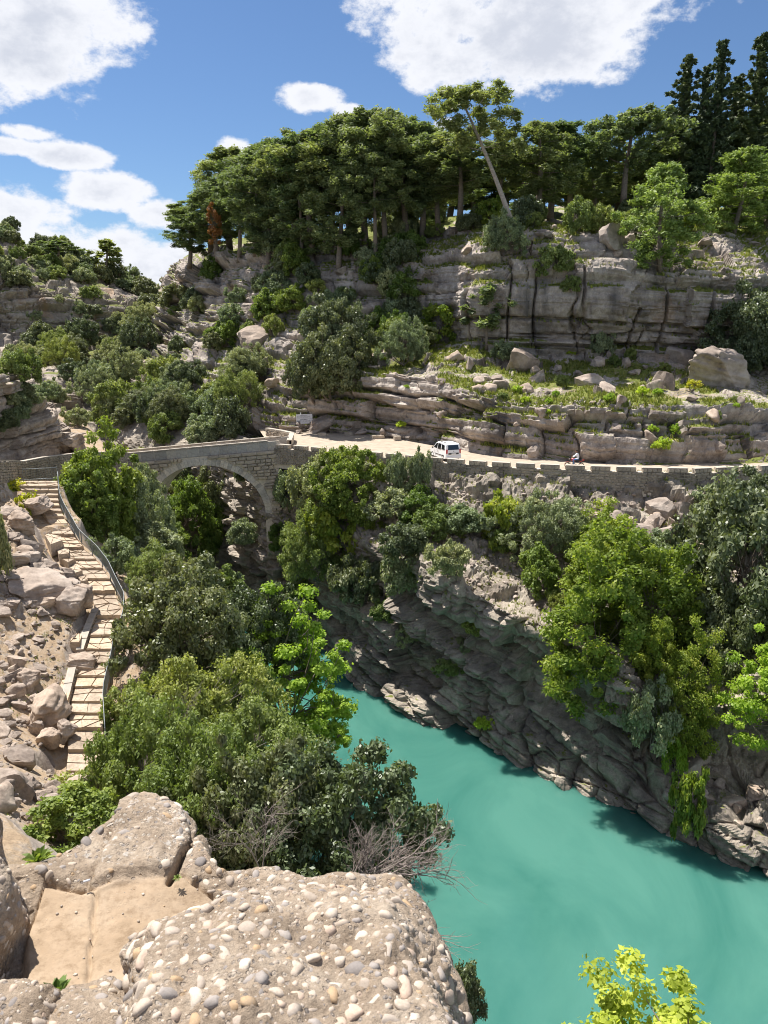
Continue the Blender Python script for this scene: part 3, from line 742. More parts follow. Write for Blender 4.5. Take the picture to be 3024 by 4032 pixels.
ST_TIDY = pool(lambda i: rough_box(140+i, 3, .10, .05), 'block', M['stone'], 6)
COP = pool(lambda i: rough_box(160+i, 2, .04, .03), 'coping_stone', M['coping'], 4)
rng = random.Random(7)
def frame_M(u):      # x along u, y into the wall, z up
    u = Vector((u.x, u.y, 0)).normalized(); nrm = Vector((-u.y, u.x, 0))
    return Matrix(((u.x, nrm.x, 0), (u.y, nrm.y, 0), (0, 0, 1)))
def merged(name, items, parent, material, kind='stuff'):
    """many small pieces as one mesh: items = (mesh, matrix)"""
    cache = {}; VV = []; QQ = []; base = 0
    for me, mw in items:
        if me.name not in cache:
            co = np.zeros(len(me.vertices)*3); me.vertices.foreach_get('co', co)
            li = np.zeros(len(me.loops), dtype=np.int32); me.loops.foreach_get('vertex_index', li)
            cache[me.name] = (co.reshape(-1,3), li.reshape(-1,4))
        co, q = cache[me.name]; m = np.array(mw)
        VV.append(co@m[:3,:3].T+m[:3,3]); QQ.append(q+base); base += len(co)
    me = np_mesh(name, np.concatenate(VV), quads=np.concatenate(QQ), mats=[material], smooth=False)
    o = link(name, me, parent); tag(o, kind=kind); return o
def poly_sample(line, d):
    """point and direction at arc length d"""
    for a, b in zip(line[:-1], line[1:]):
        l = math.hypot(b.x-a.x, b.y-a.y)
        if d <= l: return a+(b-a)*(d/l), (b-a)/l
        d -= l
    return line[-1].copy(), (line[-1]-line[-2])/math.hypot(*(line[-1]-line[-2]).xy)
def poly_len(line): return sum(math.hypot(b.x-a.x, b.y-a.y) for a, b in zip(line[:-1], line[1:]))
def masonry_wall(name, label, line, hts, hz, th=.5, course=.26, slen=(.28,.6), merlon=None, limit=290, group=None, cap=.10, tidy=False):
    """line: xy with z = wall top; hts: height below the top along the line; stones face the outside (-normal)"""
    root = empty(name, line[0]); root.location = (0,0,0)
    tag(root, label, 'wall', group)
    Ltot = poly_len(line)
    # core
    co = []; n = max(8, int(Ltot/.8))
    for i in range(n+1):
        p, u = poly_sample(line, Ltot*i/n); m = frame_M(u); nrm = m@Vector((0,1,0))
        h = hts(Ltot*i/n)
        for (off, z) in ((.04, -h-.6), (.04, -.02), (th, -.02), (th, -h-.6)):
            co.append(tuple(Vector((p.x, p.y, p.z+z))+nrm*off))
    q = []
    for i in range(n):
        for k in range(4):
            a, b = i*4+k, i*4+(k+1)%4; q.append((a, b, b+4, a+4))
    me = np_mesh('mortar_core', co, quads=q, tris=None, mats=[M['mortar']], smooth=False); link('mortar_core', me, root)
    stones = []
    lib = ST_TIDY if tidy else ST
    rows = int(math.ceil(max(hts(Ltot*i/20) for i in range(21))/course))
    for r in range(rows):
        d = rng.uniform(0, .3); zc = -(r+.5)*course
        while d < Ltot:
            sl = rng.uniform(*slen); hgt = course*rng.uniform(.86, 1.02)
            if d+sl/2 > Ltot: break
            if (r+.3)*course < hts(min(Ltot, d+sl/2)):
                p, u = poly_sample(line, d+sl/2); m = frame_M(u)
                loc = Vector((p.x, p.y, p.z+zc+rng.uniform(-.02,.02)))+m@Vector((0, .08+rng.uniform(-.03,.03), 0))
                mw = Matrix.Translation(loc)@m.to_4x4()@Matrix.Rotation(rng.uniform(-.06,.06), 4, 'Y')@Matrix.Diagonal((sl-.05, .30, hgt-.045, 1))
                stones.append((lib[rng.randrange(len(lib))], mw, (loc-EYE).length))
            d += sl
    # merlons: short raised lengths with gaps
    if merlon:
        period, mlen, mh, start, stop = merlon
        d = start
        while d+mlen < stop:
            p, u = poly_sample(line, d+mlen/2); m = frame_M(u)
            mr_ = link('merlon', bpy.data.meshes.get('merlon_core') or (lambda b: (b.box((0,th/2+.02,mh/2), (mlen,th-.06,mh)), b.mesh('merlon_core', M['mortar']))[1])(MB()), root)
            mr_.matrix_local = Matrix.Translation(p)@m.to_4x4()
            k = rng.choice((3,4,4,5))
            xs = -mlen/2
            ws = [rng.uniform(.8,1.2) for _ in range(k)]; sw = sum(ws)
            for w_ in ws:
                wl_ = w_/sw*mlen
                loc = p+m@Vector((xs+wl_/2, .06, mh*.5)); xs += wl_
                stones.append((ST_TIDY[rng.randrange(len(ST_TIDY))], Matrix.Translation(loc)@m.to_4x4()@Matrix.Diagonal((wl_-.04,.28,mh-.06,1)), 0.0))
            # end face stones and the cap
            for sx in (-1, 1):
                loc = p+m@Vector((sx*(mlen/2), th*.6, mh*.5)); stones.append((ST_TIDY[rng.randrange(len(ST_TIDY))], Matrix.Translation(loc)@m.to_4x4()@Matrix.Diagonal((.12,.26,mh-.06,1)), 5.0))
            c = link('coping_stone', COP[rng.randrange(len(COP))], root)
            c.matrix_local = Matrix.Translation(p+m@Vector((0, th/2, mh+.035)))@m.to_4x4()@Matrix.Diagonal((mlen+.05, th+.06, .07, 1))
            d += period
    else:
        d = 0
        while d < Ltot-.2:
            sl = min(rng.uniform(.7, 1.5), Ltot-d)
            p, u = poly_sample(line, d+sl/2); m = frame_M(u)
            slope = u.z
            c = link('coping_stone', COP[rng.randrange(len(COP))], root)
            c.matrix_local = Matrix.Translation(p+m@Vector((0, th/2, cap/2)))@m.to_4x4()@Matrix.Rotation(-math.atan(slope), 4, 'Y')@Matrix.Diagonal((sl-.015, th+.08, cap, 1))
            d += sl
    stones.sort(key=lambda s: s[2])
    for me, mw, _ in stones[:limit]:
        o = link('stone', me, root); o.matrix_local = mw
    if len(stones) > limit: merged('stone', [(ST_LOW[k % 6], s3[1]) for k, s3 in enumerate(stones[limit:])], root, M['stone'])
    return root

# --- road parapet wall along the gorge
wl_line = [Vector((p.x, p.y, 21.32)) for p in WALL]
Lw = poly_len(wl_line)
masonry_wall('retaining_wall', 'long dry grey stone wall with stepped parapet blocks edging the dusty road above the gorge', wl_line,
             lambda d: float(np.interp(d, [0, 6, 12, 24, 45, Lw], [1.6, 1.9, 1.9, 1.8, 1.7, 1.7])), None, merlon=(2.3, 1.68, .36, .4, Lw-1), limit=290)
# --- wall of the left road behind the stair landing
ll = [Vector((q.x+.1, q.y-.15, q.z+.85)) for q in LRP]
Ll = poly_len(ll)
dd = [0]; 
for a, b in zip(ll[:-1], ll[1:]): dd.append(dd[-1]+math.hypot(b.x-a.x, b.y-a.y))
masonry_wall('retaining_wall', 'grey rubble stone wall holding the left road, behind the stair landing', ll,
             lambda d: float(np.interp(d, dd, [2.6, 2.5, 2.3, 2.2, 1.9, 2.4, 2.8, 2.6])), None, course=.22, slen=(.2,.5), limit=290)
# small wall curving away behind the bridge head, by the sign
sl_ = [PZ(1130,1735,21.9), PZ(1142,1706,21.9), PZ(1100,1697,21.9), PZ(1045,1688,21.9)]
masonry_wall('low_wall', 'short low stone wall curving round the footpath at the bridge end', [Vector((p.x,p.y,21.9)) for p in sl_][::-1], lambda d: .95, None, course=.2, slen=(.25,.45), limit=120, tidy=True)

# ------------------------------------------------------------------ bridge
BA, BB = Vector((-11.7, 85.2, 0)), Vector((-31.4, 88.6, 0))
bu = (BA-BB); BL = bu.length; bu.normalize()       # x runs from the left end to the right end
bm_ = frame_M(bu); bn = bm_@Vector((0,1,0))        # bn points away from the camera
def bw(t, off, z): return BB+bu*t+bn*off+Vector((0,0,z))
def bridge_hit(px, py):
    d = px_dir(px, py); k = (BB-EYE).dot(bn)/d.dot(bn); q = EYE+d*k
    return (q-BB).dot(bu), q.z
tA, zA = bridge_hit(1100, 1733); tB, zB = bridge_hit(505, 1786)
ptop = lambda t: zB+(zA-zB)*(t-tB)/(tA-tB)
PH = 1.05                                            # parapet height
bridge = empty('stone_bridge', (0,0,0))
tag(bridge, 'old single arch stone bridge with pale parapet crossing the narrow gorge', 'bridge')
c1 = bridge_hit(821, 1832); c2 = bridge_hit(1046, 2012); c3 = bridge_hit(603, 2020)
tc_ = (c2[0]+c3[0])/2; ra = (c2[0]-c3[0])/2; zc_ = c2[1]-.2; rb = c1[1]-zc_
RT = .78; BWD = 3.7
def arch_z(t, ext=0.0):
    k = (t-tc_)/(ra+ext)
    return zc_+(rb+ext)*math.sqrt(max(0, 1-k*k)) if abs(k) < 1 else None
co = []; q = []; ts = sorted(set([0, BL]+[tc_+ra*math.sin(a) for a in np.linspace(-math.pi/2, math.pi/2, 61)]+list(np.linspace(0, tc_-ra-.01, 5))+list(np.linspace(tc_+ra+.01, BL, 5))))
ts = [t for t in ts if 0 <= t <= BL]
for t in ts:
    zb = arch_z(t); zb = zc_-3.4 if zb is None else zb
    if abs(abs(t-tc_)-ra) < 1e-6: zb = zc_
    for off, z in ((0, zb), (0, ptop(t)-PH-.02), (BWD, ptop(t)-PH-.02), (BWD, zb)):
        co.append(tuple(bw(t, off, z)))
for i in range(len(ts)-1):
    for k in range(4):
        q.append((i*4+k, i*4+(k+1)%4, (i+1)*4+(k+1)%4, (i+1)*4+k))
me = np_mesh('mortar_core', co, quads=[x[::-1] for x in q], mats=[M['mortar']], smooth=False); link('mortar_core', me, bridge)
# piers running down to the rock on both sides
for t0, t1 in ((-.6, tc_-ra-.0), (tc_+ra+.0, BL+.2)):
    mb = MB(); c = bw((t0+t1)/2, BWD/2, zc_-2.6); mb.box(c, (t1-t0-.01, BWD-.04, 5.6), bm_); mb.build('pier', M['stone'], bridge)
# soffit lining
mb = MB(); nn = 40; prof = []
for i in range(nn+1):
    a = math.pi*i/nn; prof.append((tc_-(ra-.03)*math.cos(a), zc_+(rb-.03)*math.sin(a)))
vs = []; fs = []
for t, z in prof: vs += [bw(t, .05, z), bw(t, BWD-.05, z)]
for i in range(nn): fs.append((2*i, 2*i+1, 2*i+3, 2*i+2))
mb.add(vs, fs); mb.build('arch_lining', M['voussoir'], bridge)
# voussoirs, front and back
NV = 47
for face in (0, 1):
    for i in range(NV):
        a0 = math.pi*i/NV; a1 = math.pi*(i+1)/NV; g_ = .012/ra; pr = rng.uniform(.05, .09); th_ = RT*rng.uniform(.93, 1.08)
        vs = []
        for off in ((-pr, .45) if face == 0 else (BWD+pr, BWD-.45)):
            for a, e in ((a0+g_, 0), (a1-g_, 0), (a1-g_, th_), (a0+g_, th_)):
                vs.append(bw(tc_-(ra+e)*math.cos(a), off, zc_+(rb+e)*math.sin(a)))
        mb = MB(); mb.add(vs, [(0,1,2,3),(7,6,5,4),(0,4,5,1),(1,5,6,2),(2,6,7,3),(3,7,4,0)])
        me = mb.mesh('arch_stone', M['voussoir'])
        mb_o = link('arch_stone', me, bridge)
# spandrel courses
cnt = 0
t_ = 0
zrow = 0.0; row = 0
stones = []
while zrow < 7.2:
    ch = rng.uniform(.30, .50)
    if row == 0: ch = .42
    d = tB-4 if tB-4 > 0 else 0.0
    d = rng.uniform(-.2, .2)
    while d < BL:
        sl = rng.uniform(.55, 1.35) if row else rng.uniform(1.0, 2.0)
        t = d+sl/2; z = ptop(t)-PH-zrow-ch/2
        ok = t+sl/2 < BL+.3
        for tt in (t-sl/2, t, t+sl/2):
            az_ = arch_z(tt, RT+.02)
            if az_ is not None and z-ch*.35 < az_: ok = False
        if not ok and t+sl/2 < BL and sl > .8:       # try a shorter stone next to the ring
            sl = .45; t = d+sl/2; z = ptop(t)-PH-zrow-ch/2; az_ = arch_z(t, RT+.05); ok = az_ is None or z-ch*.3 > az_
        if ok: stones.append((t, z, sl, ch, row))
        d += sl
    zrow += ch; row += 1
sl_ang = math.atan((zA-zB)/(tA-tB))
for t, z, sl, ch, r_ in stones:
    for face in (0, 1):
        if face and r_ > 3: continue
        o = link('stone', ST[rng.randrange(len(ST))], bridge)
        off = (-.04+rng.uniform(-.04,.03)) if face == 0 else BWD+.03
        if r_ == 0: off += -.06 if face == 0 else .06
        o.matrix_local = Matrix.Translation(bw(t, off, z))@bm_.to_4x4()@Matrix.Rotation(-sl_ang+rng.uniform(-.02,.02), 4, 'Y')@Matrix.Diagonal((sl-.075, .40, ch-.07, 1))
# parapets: upright slabs with a thin coping on both sides
SLAB = pool(lambda i: rough_box(180+i, 2, .015, .012), 'parapet_slab', M['ashlar'], 4)
for face, off in ((0, .16), (1, BWD-.16)):
    d = -1.0
    while d < BL+.2:
        sl = rng.uniform(.95, 1.75); t = d+sl/2
        if t+sl/2 > BL+.5: break
        o = link('parapet_slab', SLAB[rng.randrange(4)], bridge)
        o.matrix_local = Matrix.Translation(bw(t, off, ptop(t)-PH/2-.03))@bm_.to_4x4()@Matrix.Rotation(-sl_ang, 4, 'Y')@Matrix.Diagonal((sl-.035, .26, PH-.08, 1))
        d += sl
    mb = MB(); a, b = bw(-1.0, off, 0), bw(BL+.1, off, 0)
    mb.box(bw(BL/2-.4, off, ptop(BL/2-.4)-PH/2-.02), (BL+1.1, .20, PH-.12), bm_@Matrix.Rotation(-sl_ang, 3, 'Y')); mb.build('mortar_core', M['mortar'], bridge)
    d = -1.0
    while d < BL+.2:
        sl = rng.uniform(1.6, 2.4); t = d+sl/2
        if t+sl/2 > BL+.8: break
        o = link('coping_stone', COP[rng.randrange(4)], bridge)
        o.matrix_local = Matrix.Translation(bw(t, off, ptop(t)+.03))@bm_.to_4x4()@Matrix.Rotation(-sl_ang, 4, 'Y')@Matrix.Diagonal((sl-.03, .42, .11, 1))
        d += sl
mb = MB(); mb.box(bw(BL/2, BWD/2, ptop(BL/2)-PH+.03), (BL+2, BWD-.3, .06), bm_@Matrix.Rotation(-sl_ang, 3, 'Y')); mb.build('deck', M['road'], bridge)

# ------------------------------------------------------------------ stair path with flagstones
stairs = empty('stone_staircase', (0,0,0))
tag(stairs, 'winding rough stone staircase of sandy slabs going down the left bank', 'staircase')
Ys = [r[3] for r in PATH]
def at_path(s):      # s in rows of PATH -> left and right edge points
    i = min(int(s), len(PL)-2); f = s-i
    return PL[i]*(1-f)+PL[i+1]*f, PR[i]*(1-f)+PR[i+1]*f
cuts = [0, 1.2, 1.7, 2.2, 2.7, 3.2, 3.7, 4.2, 4.8, 5.5, 6.3, 7.0, 7.6, 8.3, 9.1, 10.5, 12.0, 13.0, 14.0, 15.2, 16.1, 17.0, 18.0, 19.0, 20.2, 21.2, 22.0]
def flag_piece(poly, z0, z1, name, parent, material, jit=.0):
    n = len(poly); c = sum((Vector(p) for p in poly), Vector())/n
    vs = [Vector((p[0], p[1], z1+(p[2] if len(p) > 2 else 0))) for p in poly]
    inn = [v+(c-v)*.03 for v in vs]
    for v in inn: v.z += .012
    bot = [Vector((v.x, v.y, v.z-.13)) for v in vs]
    mb = MB(); fs = [tuple(range(n))]+[(i, (i+1)%n, n+(i+1)%n, n+i)[::-1] for i in range(n)]+[(n+i, n+(i+1)%n, 2*n+(i+1)%n, 2*n+i)[::-1] for i in range(n)]
    mb.add(inn+vs+bot, fs)
    return mb.build(name, material, parent)
for k in range(len(cuts)-1):
    a0, b0 = at_path(cuts[k]); a1, b1 = at_path(cuts[k+1])
    zt = (a1.z+b1.z+a0.z+b0.z)/4 if cuts[k+1]-cuts[k] > 1.2 else (a1.z+b1.z)*.5+ .10
    dz_ = (a0.z+b0.z-a1.z-b1.z)/2; zt = (a1.z+b1.z)/2+.03+(.12*dz_); sl_up = .60*dz_
    # rough riser block under the tread
    front = [a1.lerp(b1, i/9) for i in range(10)]; back = [a0.lerp(b0, i/9) for i in range(10)]
    dirf = ((a1+b1)/2-(a0+b0)/2); dirf.z = 0; dirf.normalize()
    vs = []; 
    for i in range(10):
        j = rng.uniform(-.07, .07); f = front[i]+dirf*j; bk = back[i]-dirf*.15
        for p, z in ((f, zt-.75), (f+dirf*rng.uniform(-.03,.03), zt-.14), (f+dirf*.02, zt-.035), (bk, zt+sl_up-.035), (bk, zt-.75)):
            vs.append((p.x, p.y, z))
    fs = []
    for i in range(9):
        for m_ in range(4): fs.append((i*5+m_, (i+1)*5+m_, (i+1)*5+m_+1, i*5+m_+1))
    fs += [tuple(range(5)), tuple(45+m_ for m_ in range(5))[::-1]]
    mb = MB(); mb.add(vs, fs); mb.build('step', M['riser'], stairs)
    # flagstones: jittered grid of polygons
    wid = (b1-a1).length; dep = ((a1+b1)/2-(a0+b0)/2).length
    nx = max(2, round(wid/.75)); ny = max(1, round(dep/.75))
    gx = [[None]*(ny+1) for _ in range(nx+1)]
    for i in range(nx+1):
        for j in range(ny+1):
            u_ = i/nx; v_ = j/ny
            if 0 < i < nx: u_ += rng.uniform(-.28,.28)/nx
            if 0 < j < ny: v_ += rng.uniform(-.28,.28)/ny
            p = (a0.lerp(b0, u_)).lerp(a1.lerp(b1, u_), v_)
            if j == ny: p = p+dirf*rng.uniform(.0,.09)
            if j == 0: p = p+dirf*.02
            p = p.copy(); p.z = sl_up*(1-v_); gx[i][j] = p
    for i in range(nx):
        for j in range(ny):
            poly = [gx[i][j], gx[i+1][j], gx[i+1][j+1], gx[i][j+1]]
            polys = [poly]
            if rng.random() < .28 and ny*nx > 2: polys = [[poly[0], poly[1], poly[2]], [poly[0], poly[2], poly[3]]] if rng.random() < .5 else [[poly[0], poly[1], poly[3]], [poly[1], poly[2], poly[3]]]
            for pl in polys:
                c = sum(pl, Vector())/len(pl); cf = Vector((c.x, c.y, 0)); pl = [p+(cf-Vector((p.x,p.y,0))).normalized()*.006 for p in pl]
                dz = rng.uniform(-.012, .014)
                pl2 = [(p.x, p.y, p.z+rng.uniform(-.006,.006)) for p in pl]
                nrm = (Vector((pl2[1][0]-pl2[0][0], pl2[1][1]-pl2[0][1],0))).cross(Vector((pl2[2][0]-pl2[0][0], pl2[2][1]-pl2[0][1],0)))
                if nrm.z < 0: pl2 = pl2[::-1]
                flag_piece(pl2, zt-.12, zt+dz, 'flagstone', stairs, M['flag'])
# low side walls left of the path, and the drystone footing right of it
def small_wall(name, label, pts, h, th=.35):
    masonry_wall(name, label, pts, lambda d: h, None, th=th, course=.16, slen=(.16,.34), limit=150)
def lift(q, dz): return Vector((q.x, q.y, q.z+dz))
w1 = [lift(P(390,2432,46.4), .55), lift(P(368,2480,45.2), .5), lift(P(348,2530,43.8), .45), lift(P(328,2585,42.4), .35)]
small_wall('low_wall', 'low rough stone kerb wall left of the stairs, below the cracked grey boulders', w1[::-1], .8)
w2 = [lift(P(300,2660,40.4), .45), lift(P(284,2730,38.9), .45), lift(P(268,2800,37.4), .45), lift(P(262,2860,36.3), .35)]
small_wall('low_wall', 'narrow stone kerb wall left of the stairs, beside the big rounded boulder', w2[::-1], .8)
# side ledges of sandstone slabs on the left of the path
def ledge(label, pts, z, th=.35):
    r_ = empty('stone_ledge', (0,0,0)); tag(r_, label, 'ledge')
    mb = MB(); n = len(pts); top_ = [Vector((p.x, p.y, z+rng.uniform(-.02,.02))) for p in pts]; bot = [Vector((p.x, p.y, z-.9)) for p in pts]
    mb.add(top_+bot, [tuple(range(n))]+[(i, n+i, n+(i+1)%n, (i+1)%n) for i in range(n)]); mb.build('slab_base', M['riser'], r_)
    c = sum(top_, Vector())/n
    for i in range(n):
        tri = [top_[i], top_[(i+1)%n], c]
        cc = sum(tri, Vector())/3; tri = [p+(cc-p)*.03 for p in tri]
        if (tri[1]-tri[0]).cross(tri[2]-tri[0]).z < 0: tri = tri[::-1]
        flag_piece([(p.x, p.y, 0) for p in tri], z-.05, z+.03+rng.uniform(0,.01), 'flagstone', r_, M['flag'])
    return r_
def lz(px_, py_, Y_, z): q = P(px_, py_, Y_); return PZ(px_, py_, z)
z1 = P(330,2500,44.6).z+.35
ledge('pale sandy slab terrace left of the stairs under the cracked boulders', [PZ(355,2432,z1), PZ(285,2480,z1), PZ(275,2530,z1), PZ(312,2530,z1), PZ(336,2470,z1)], z1)
z2 = z1-.5
ledge('sandy slab strip running left from the stair wall', [PZ(280,2532,z2), PZ(180,2556,z2), PZ(190,2570,z2), PZ(308,2548,z2), PZ(312,2532,z2)], z2)
z3 = P(270,2720,39).z+.3
ledge('reddish sandy slab terrace left of the stairs above the rounded boulder', [PZ(292,2660,z3), PZ(240,2680,z3), PZ(222,2770,z3), PZ(262,2772,z3), PZ(288,2690,z3)], z3)
for (pts, dz, lb) in (([(192,2100),(175,2105),(200,2145),(246,2128),(240,2112)], .15, 'first sandy side step left of the stairs'),
                  ([(222,2158),(232,2185),(272,2180),(272,2162)], .12, 'second sandy side step left of the stairs'),
                  ([(242,2200),(268,2215),(298,2200),(272,2188)], .1, 'small sandy side step with a deep edge left of the stairs'),
                  ([(266,2235),(278,2262),(325,2248),(298,2226)], .1, 'fourth sandy side step left of the stairs'),
                  ([(308,2272),(320,2290),(346,2285),(340,2266)], .08, 'lowest sandy side step left of the stairs')):
    Yc = float(np.interp(np.mean([p[1] for p in pts]), [r[2] for r in PATH], Ys)); zz = P(pts[0][0], np.mean([p[1] for p in pts]), Yc).z+dz
    ledge(lb, [PZ(a, b, zz) for a, b in pts], zz)

# ------------------------------------------------------------------ steel railing
rail = empty('railing', (0,0,0)); tag(rail, 'grey steel railing with thin upright bars along the outer edge of the stairs', 'railing')
rl = []
for i, q in enumerate(PR):
    if i < 1 or Ys[i] < 34: continue
    off = (PR[i]-PL[i]); off.z = 0; off.normalize(); rl.append(q+off*.12)
top_off, bot_off = Vector((0,0,1.02)), Vector((0,0,.14))
Lr = poly_len(rl)
nseg = 60
tp = [poly_sample(rl, Lr*i/nseg)[0] for i in range(nseg+1)]
mb = MB(); mb.tube([p+top_off for p in tp], .023, 6); mb.build('top_rail', M['steel'], rail, smooth=True)
mb = MB(); mb.tube([p+bot_off for p in tp], .018, 6); mb.build('bottom_rail', M['steel'], rail, smooth=True)
mb = MB(); mb.tube([(0,0,.12), (0,0,1.0)], .012, 5, cap=False); bme = mb.mesh('baluster', M['steel'])
mb = MB(); mb.tube([(0,0,-.35), (0,0,1.03)], .032, 6); pme = mb.mesh('post', M['steel'])
nb = 270
for i in range(nb):
    p, u = poly_sample(rl, Lr*(i+.5)/nb); link('baluster', bme, rail, p)
for i in range(17):
    p, u = poly_sample(rl, Lr*i/16); link('post', pme, rail, p)
# the open barrier at the back of the landing
bar = empty('barrier', (0,0,0)); tag(bar, 'pale two bar barrier closing the back of the stair landing', 'barrier')
A_, B_ = P(93,1893,62.0), P(228,1886,62.4)
for dz, nm in ((.95, 'top_rail'), (.08, 'bottom_rail')):
    mb = MB(); mb.tube([A_+Vector((0,0,dz)), B_+Vector((0,0,dz))], .03, 6); mb.build(nm, M['steel'], bar, smooth=True)
for q in (A_, B_): link('post', pme, bar, q)
for i in range(1, 12): link('baluster', bme, bar, A_.lerp(B_, i/12))
# ------------------------------------------------------------------ finding the ground
bvs = []; bfs = []
for v, f in TERR:
    b = len(bvs); bvs += v; bfs += [tuple(i+b for i in q) for q in f]
BVH = BVHTree.FromPolygons(bvs, bfs)
bvs = bfs = None
def drop(px, py):
    d = px_dir(px, py).normalized()
    h, n, i, dist = BVH.ray_cast(EYE, d, 900)
    return (h, n) if h is not None and not (n is None) else (None, None)
def ground_z(x, y, z0=120):
    h, n, i, d = BVH.ray_cast(Vector((x, y, z0)), Vector((0,0,-1)), 400)
    return h.z if h is not None else 0.0
# ------------------------------------------------------------------ leaves
def leaf_cloud(centres, radii, n_per, leaf, rs, flat=.55, up=.45, elong=1.6, shell=.55, droop=0.0):
    """quads scattered through little round clumps; centres (k,3), radii (k,)"""
    k = len(centres); idx = np.repeat(np.arange(k), n_per); n = len(idx)
    d = rs.normal(size=(n,3)); d /= np.linalg.norm(d, axis=1, keepdims=True)
    r = (shell+(1-shell)*rs.rand(n))**1.0*radii[idx]*(.75+.5*rs.rand(n))
    p = centres[idx]+d*r[:,None]*np.array([1,1,flat+.2])
    nr = d*.8+rs.normal(size=(n,3))*.7; nr[:,2] += up
    nr /= np.linalg.norm(nr, axis=1, keepdims=True)
    t = np.cross(nr, rs.normal(size=(n,3))); t /= np.linalg.norm(t, axis=1, keepdims=True)+1e-9
    t[:,2] -= droop; b = np.cross(nr, t)
    s = leaf*(.6+.8*rs.rand(n))[:,None]
    a = t*s*.5*elong; c = b*s*.5
    v = np.stack([p-a, p+c*.9-a*.1, p+a, p-c*.9-a*.1], 1).reshape(-1,3)
    q = np.arange(n*4).reshape(-1,4)
    rnd = np.repeat(np.clip(.5*rs.rand(k)[idx]+.5*rs.rand(n), 0, 1), 4)
    return v, q, rnd
def crown_mesh(name, centres, radii, n_per, leaf, material, seed, **kw):
    rs = np.random.RandomState(seed)
    v, q, rnd = leaf_cloud(np.array(centres), np.array(radii), n_per, leaf, rs, **kw)
    return np_mesh(name, v, quads=q, mats=[material], smooth=False, attrs={'rnd': rnd})
def ell_centres(k, rs, rx, ry, rz, zc, lump=.35, inner=.45, low=-.75):
    """clump centres on and inside a lumpy dome"""
    out = []; ph = rs.rand(6)*6.28
    while len(out) < k:
        d = rs.normal(size=3); d /= np.linalg.norm(d)
        if d[2] < low: continue
        a = math.atan2(d[1], d[0])
        L_ = 1+lump*(.5*math.sin(2*a+ph[0])+.35*math.sin(3*a+ph[1]+2*d[2])+.35*math.sin(5*a+ph[2]+4*d[2])*.7)
        r = (inner+(1-inner)*rs.rand()**.45)*L_
        out.append((d[0]*rx*r, d[1]*ry*r, zc+d[2]*rz*r))
    return np.array(out)
def branchy(name, centres, rs, material, base=(0,0,0), r0=.09, n=None, sub=.45, tip=.012):
    """stems from the base towards the clumps"""
    mb = MB(); idx = rs.permutation(len(centres))[:n or len(centres)]
    base = Vector(base)
    hubs = []
    for k in range(5):
        c = Vector(centres[idx[k % len(idx)]])
        h = base.lerp(c, sub); h += Vector(rs.normal(size=3)*(.06*c.length)); hubs.append(h)
        mid = base.lerp(h, .5)+Vector(rs.normal(size=3)*(.05*h.length))
        mb.tube([base, mid, h], [r0, r0*.75, r0*.5], 5, cap=False)
    for i in idx:
        c = Vector(centres[i]); h = min(hubs, key=lambda q: (q-c).length)
        m = h.lerp(c, .5)+Vector(rs.normal(size=3)*(.12*(c-h).length))
        mb.tube([h, m, c], [r0*.35, r0*.2, tip], 3, cap=False)
    return mb.mesh(name, material, smooth=True)
KIND = {}      # kind -> list of (crown mesh, trunk mesh, nominal height, nominal width)
def shrub_kind(key, leafm, k, n_per, leaf, cr, dims, variants=3, barkm='bark', twigs=None, inner=.45, lump=.4, flat=.6, low=-.6, up=.45, elong=1.6, shell=.4, r0=.06):
    rx, ry, rz = dims
    for v in range(variants):
        seed = abs(hash_(key))%10000+v*17
        rs = np.random.RandomState(seed)
        c = ell_centres(k, rs, rx, ry, rz, rz*.80, lump, inner, low)
        c[:,2] = np.maximum(c[:,2], .15)
        rad = cr*(.6+.8*rs.rand(k))
        cm = crown_mesh('crown', c, rad, n_per, leaf, M[leafm], seed+1, flat=flat, up=up, elong=elong, shell=shell)
        bm = branchy('trunk', c, rs, M[barkm], r0=r0, n=twigs or min(k, 60))
        tz = np.percentile(c[:,2], 97)+cr*.6; tx = (np.percentile(c[:,0], 97)-np.percentile(c[:,0], 3)+np.percentile(c[:,1], 97)-np.percentile(c[:,1], 3))/2+cr*1.0
        KIND.setdefault(key, []).append((cm, bm, float(tz), float(tx)))
def hash_(s):
    h = 5381
    for ch in s: h = (h*33+ord(ch)) & 0x7fffffff
    return h
# nominal sizes in metres; every copy is scaled
shrub_kind('big_oak', 'leaf_oak', 260, 200, .115, .42, (3.6,3.4,2.6), 2, twigs=130, r0=.11)
shrub_kind('big_olive', 'leaf_olive', 300, 150, .095, .40, (3.6,3.2,2.2), 2, 'twig', twigs=260, r0=.08, up=.6)
shrub_kind('big_green', 'leaf_green', 260, 170, .13, .42, (3.5,3.3,2.9), 1, twigs=110, r0=.11, inner=.4, lump=.45)
shrub_kind('big_grey', 'leaf_grey', 260, 160, .10, .40, (3.5,3.2,2.4), 1, 'twig', twigs=160, r0=.09, inner=.4, lump=.45)
shrub_kind('lime', 'leaf_lime', 140, 160, .125, .42, (3.0,2.8,3.3), 1, twigs=90, inner=.35, lump=.5, flat=.35, up=.9, elong=1.3, r0=.12)
shrub_kind('tall_green', 'leaf_green', 260, 150, .14, .42, (2.7,2.6,3.7), 1, twigs=110, r0=.12, inner=.35, lump=.5)
shrub_kind('gold', 'leaf_gold', 190, 150, .13, .42, (3.0,2.8,2.6), 1, twigs=90, inner=.35, lump=.5, flat=.5, up=.9, elong=1.3, r0=.10)
shrub_kind('rust', 'leaf_rust', 40, 120, .13, .4, (1.2,1.2,2.6), 1, inner=.3, low=-.8)
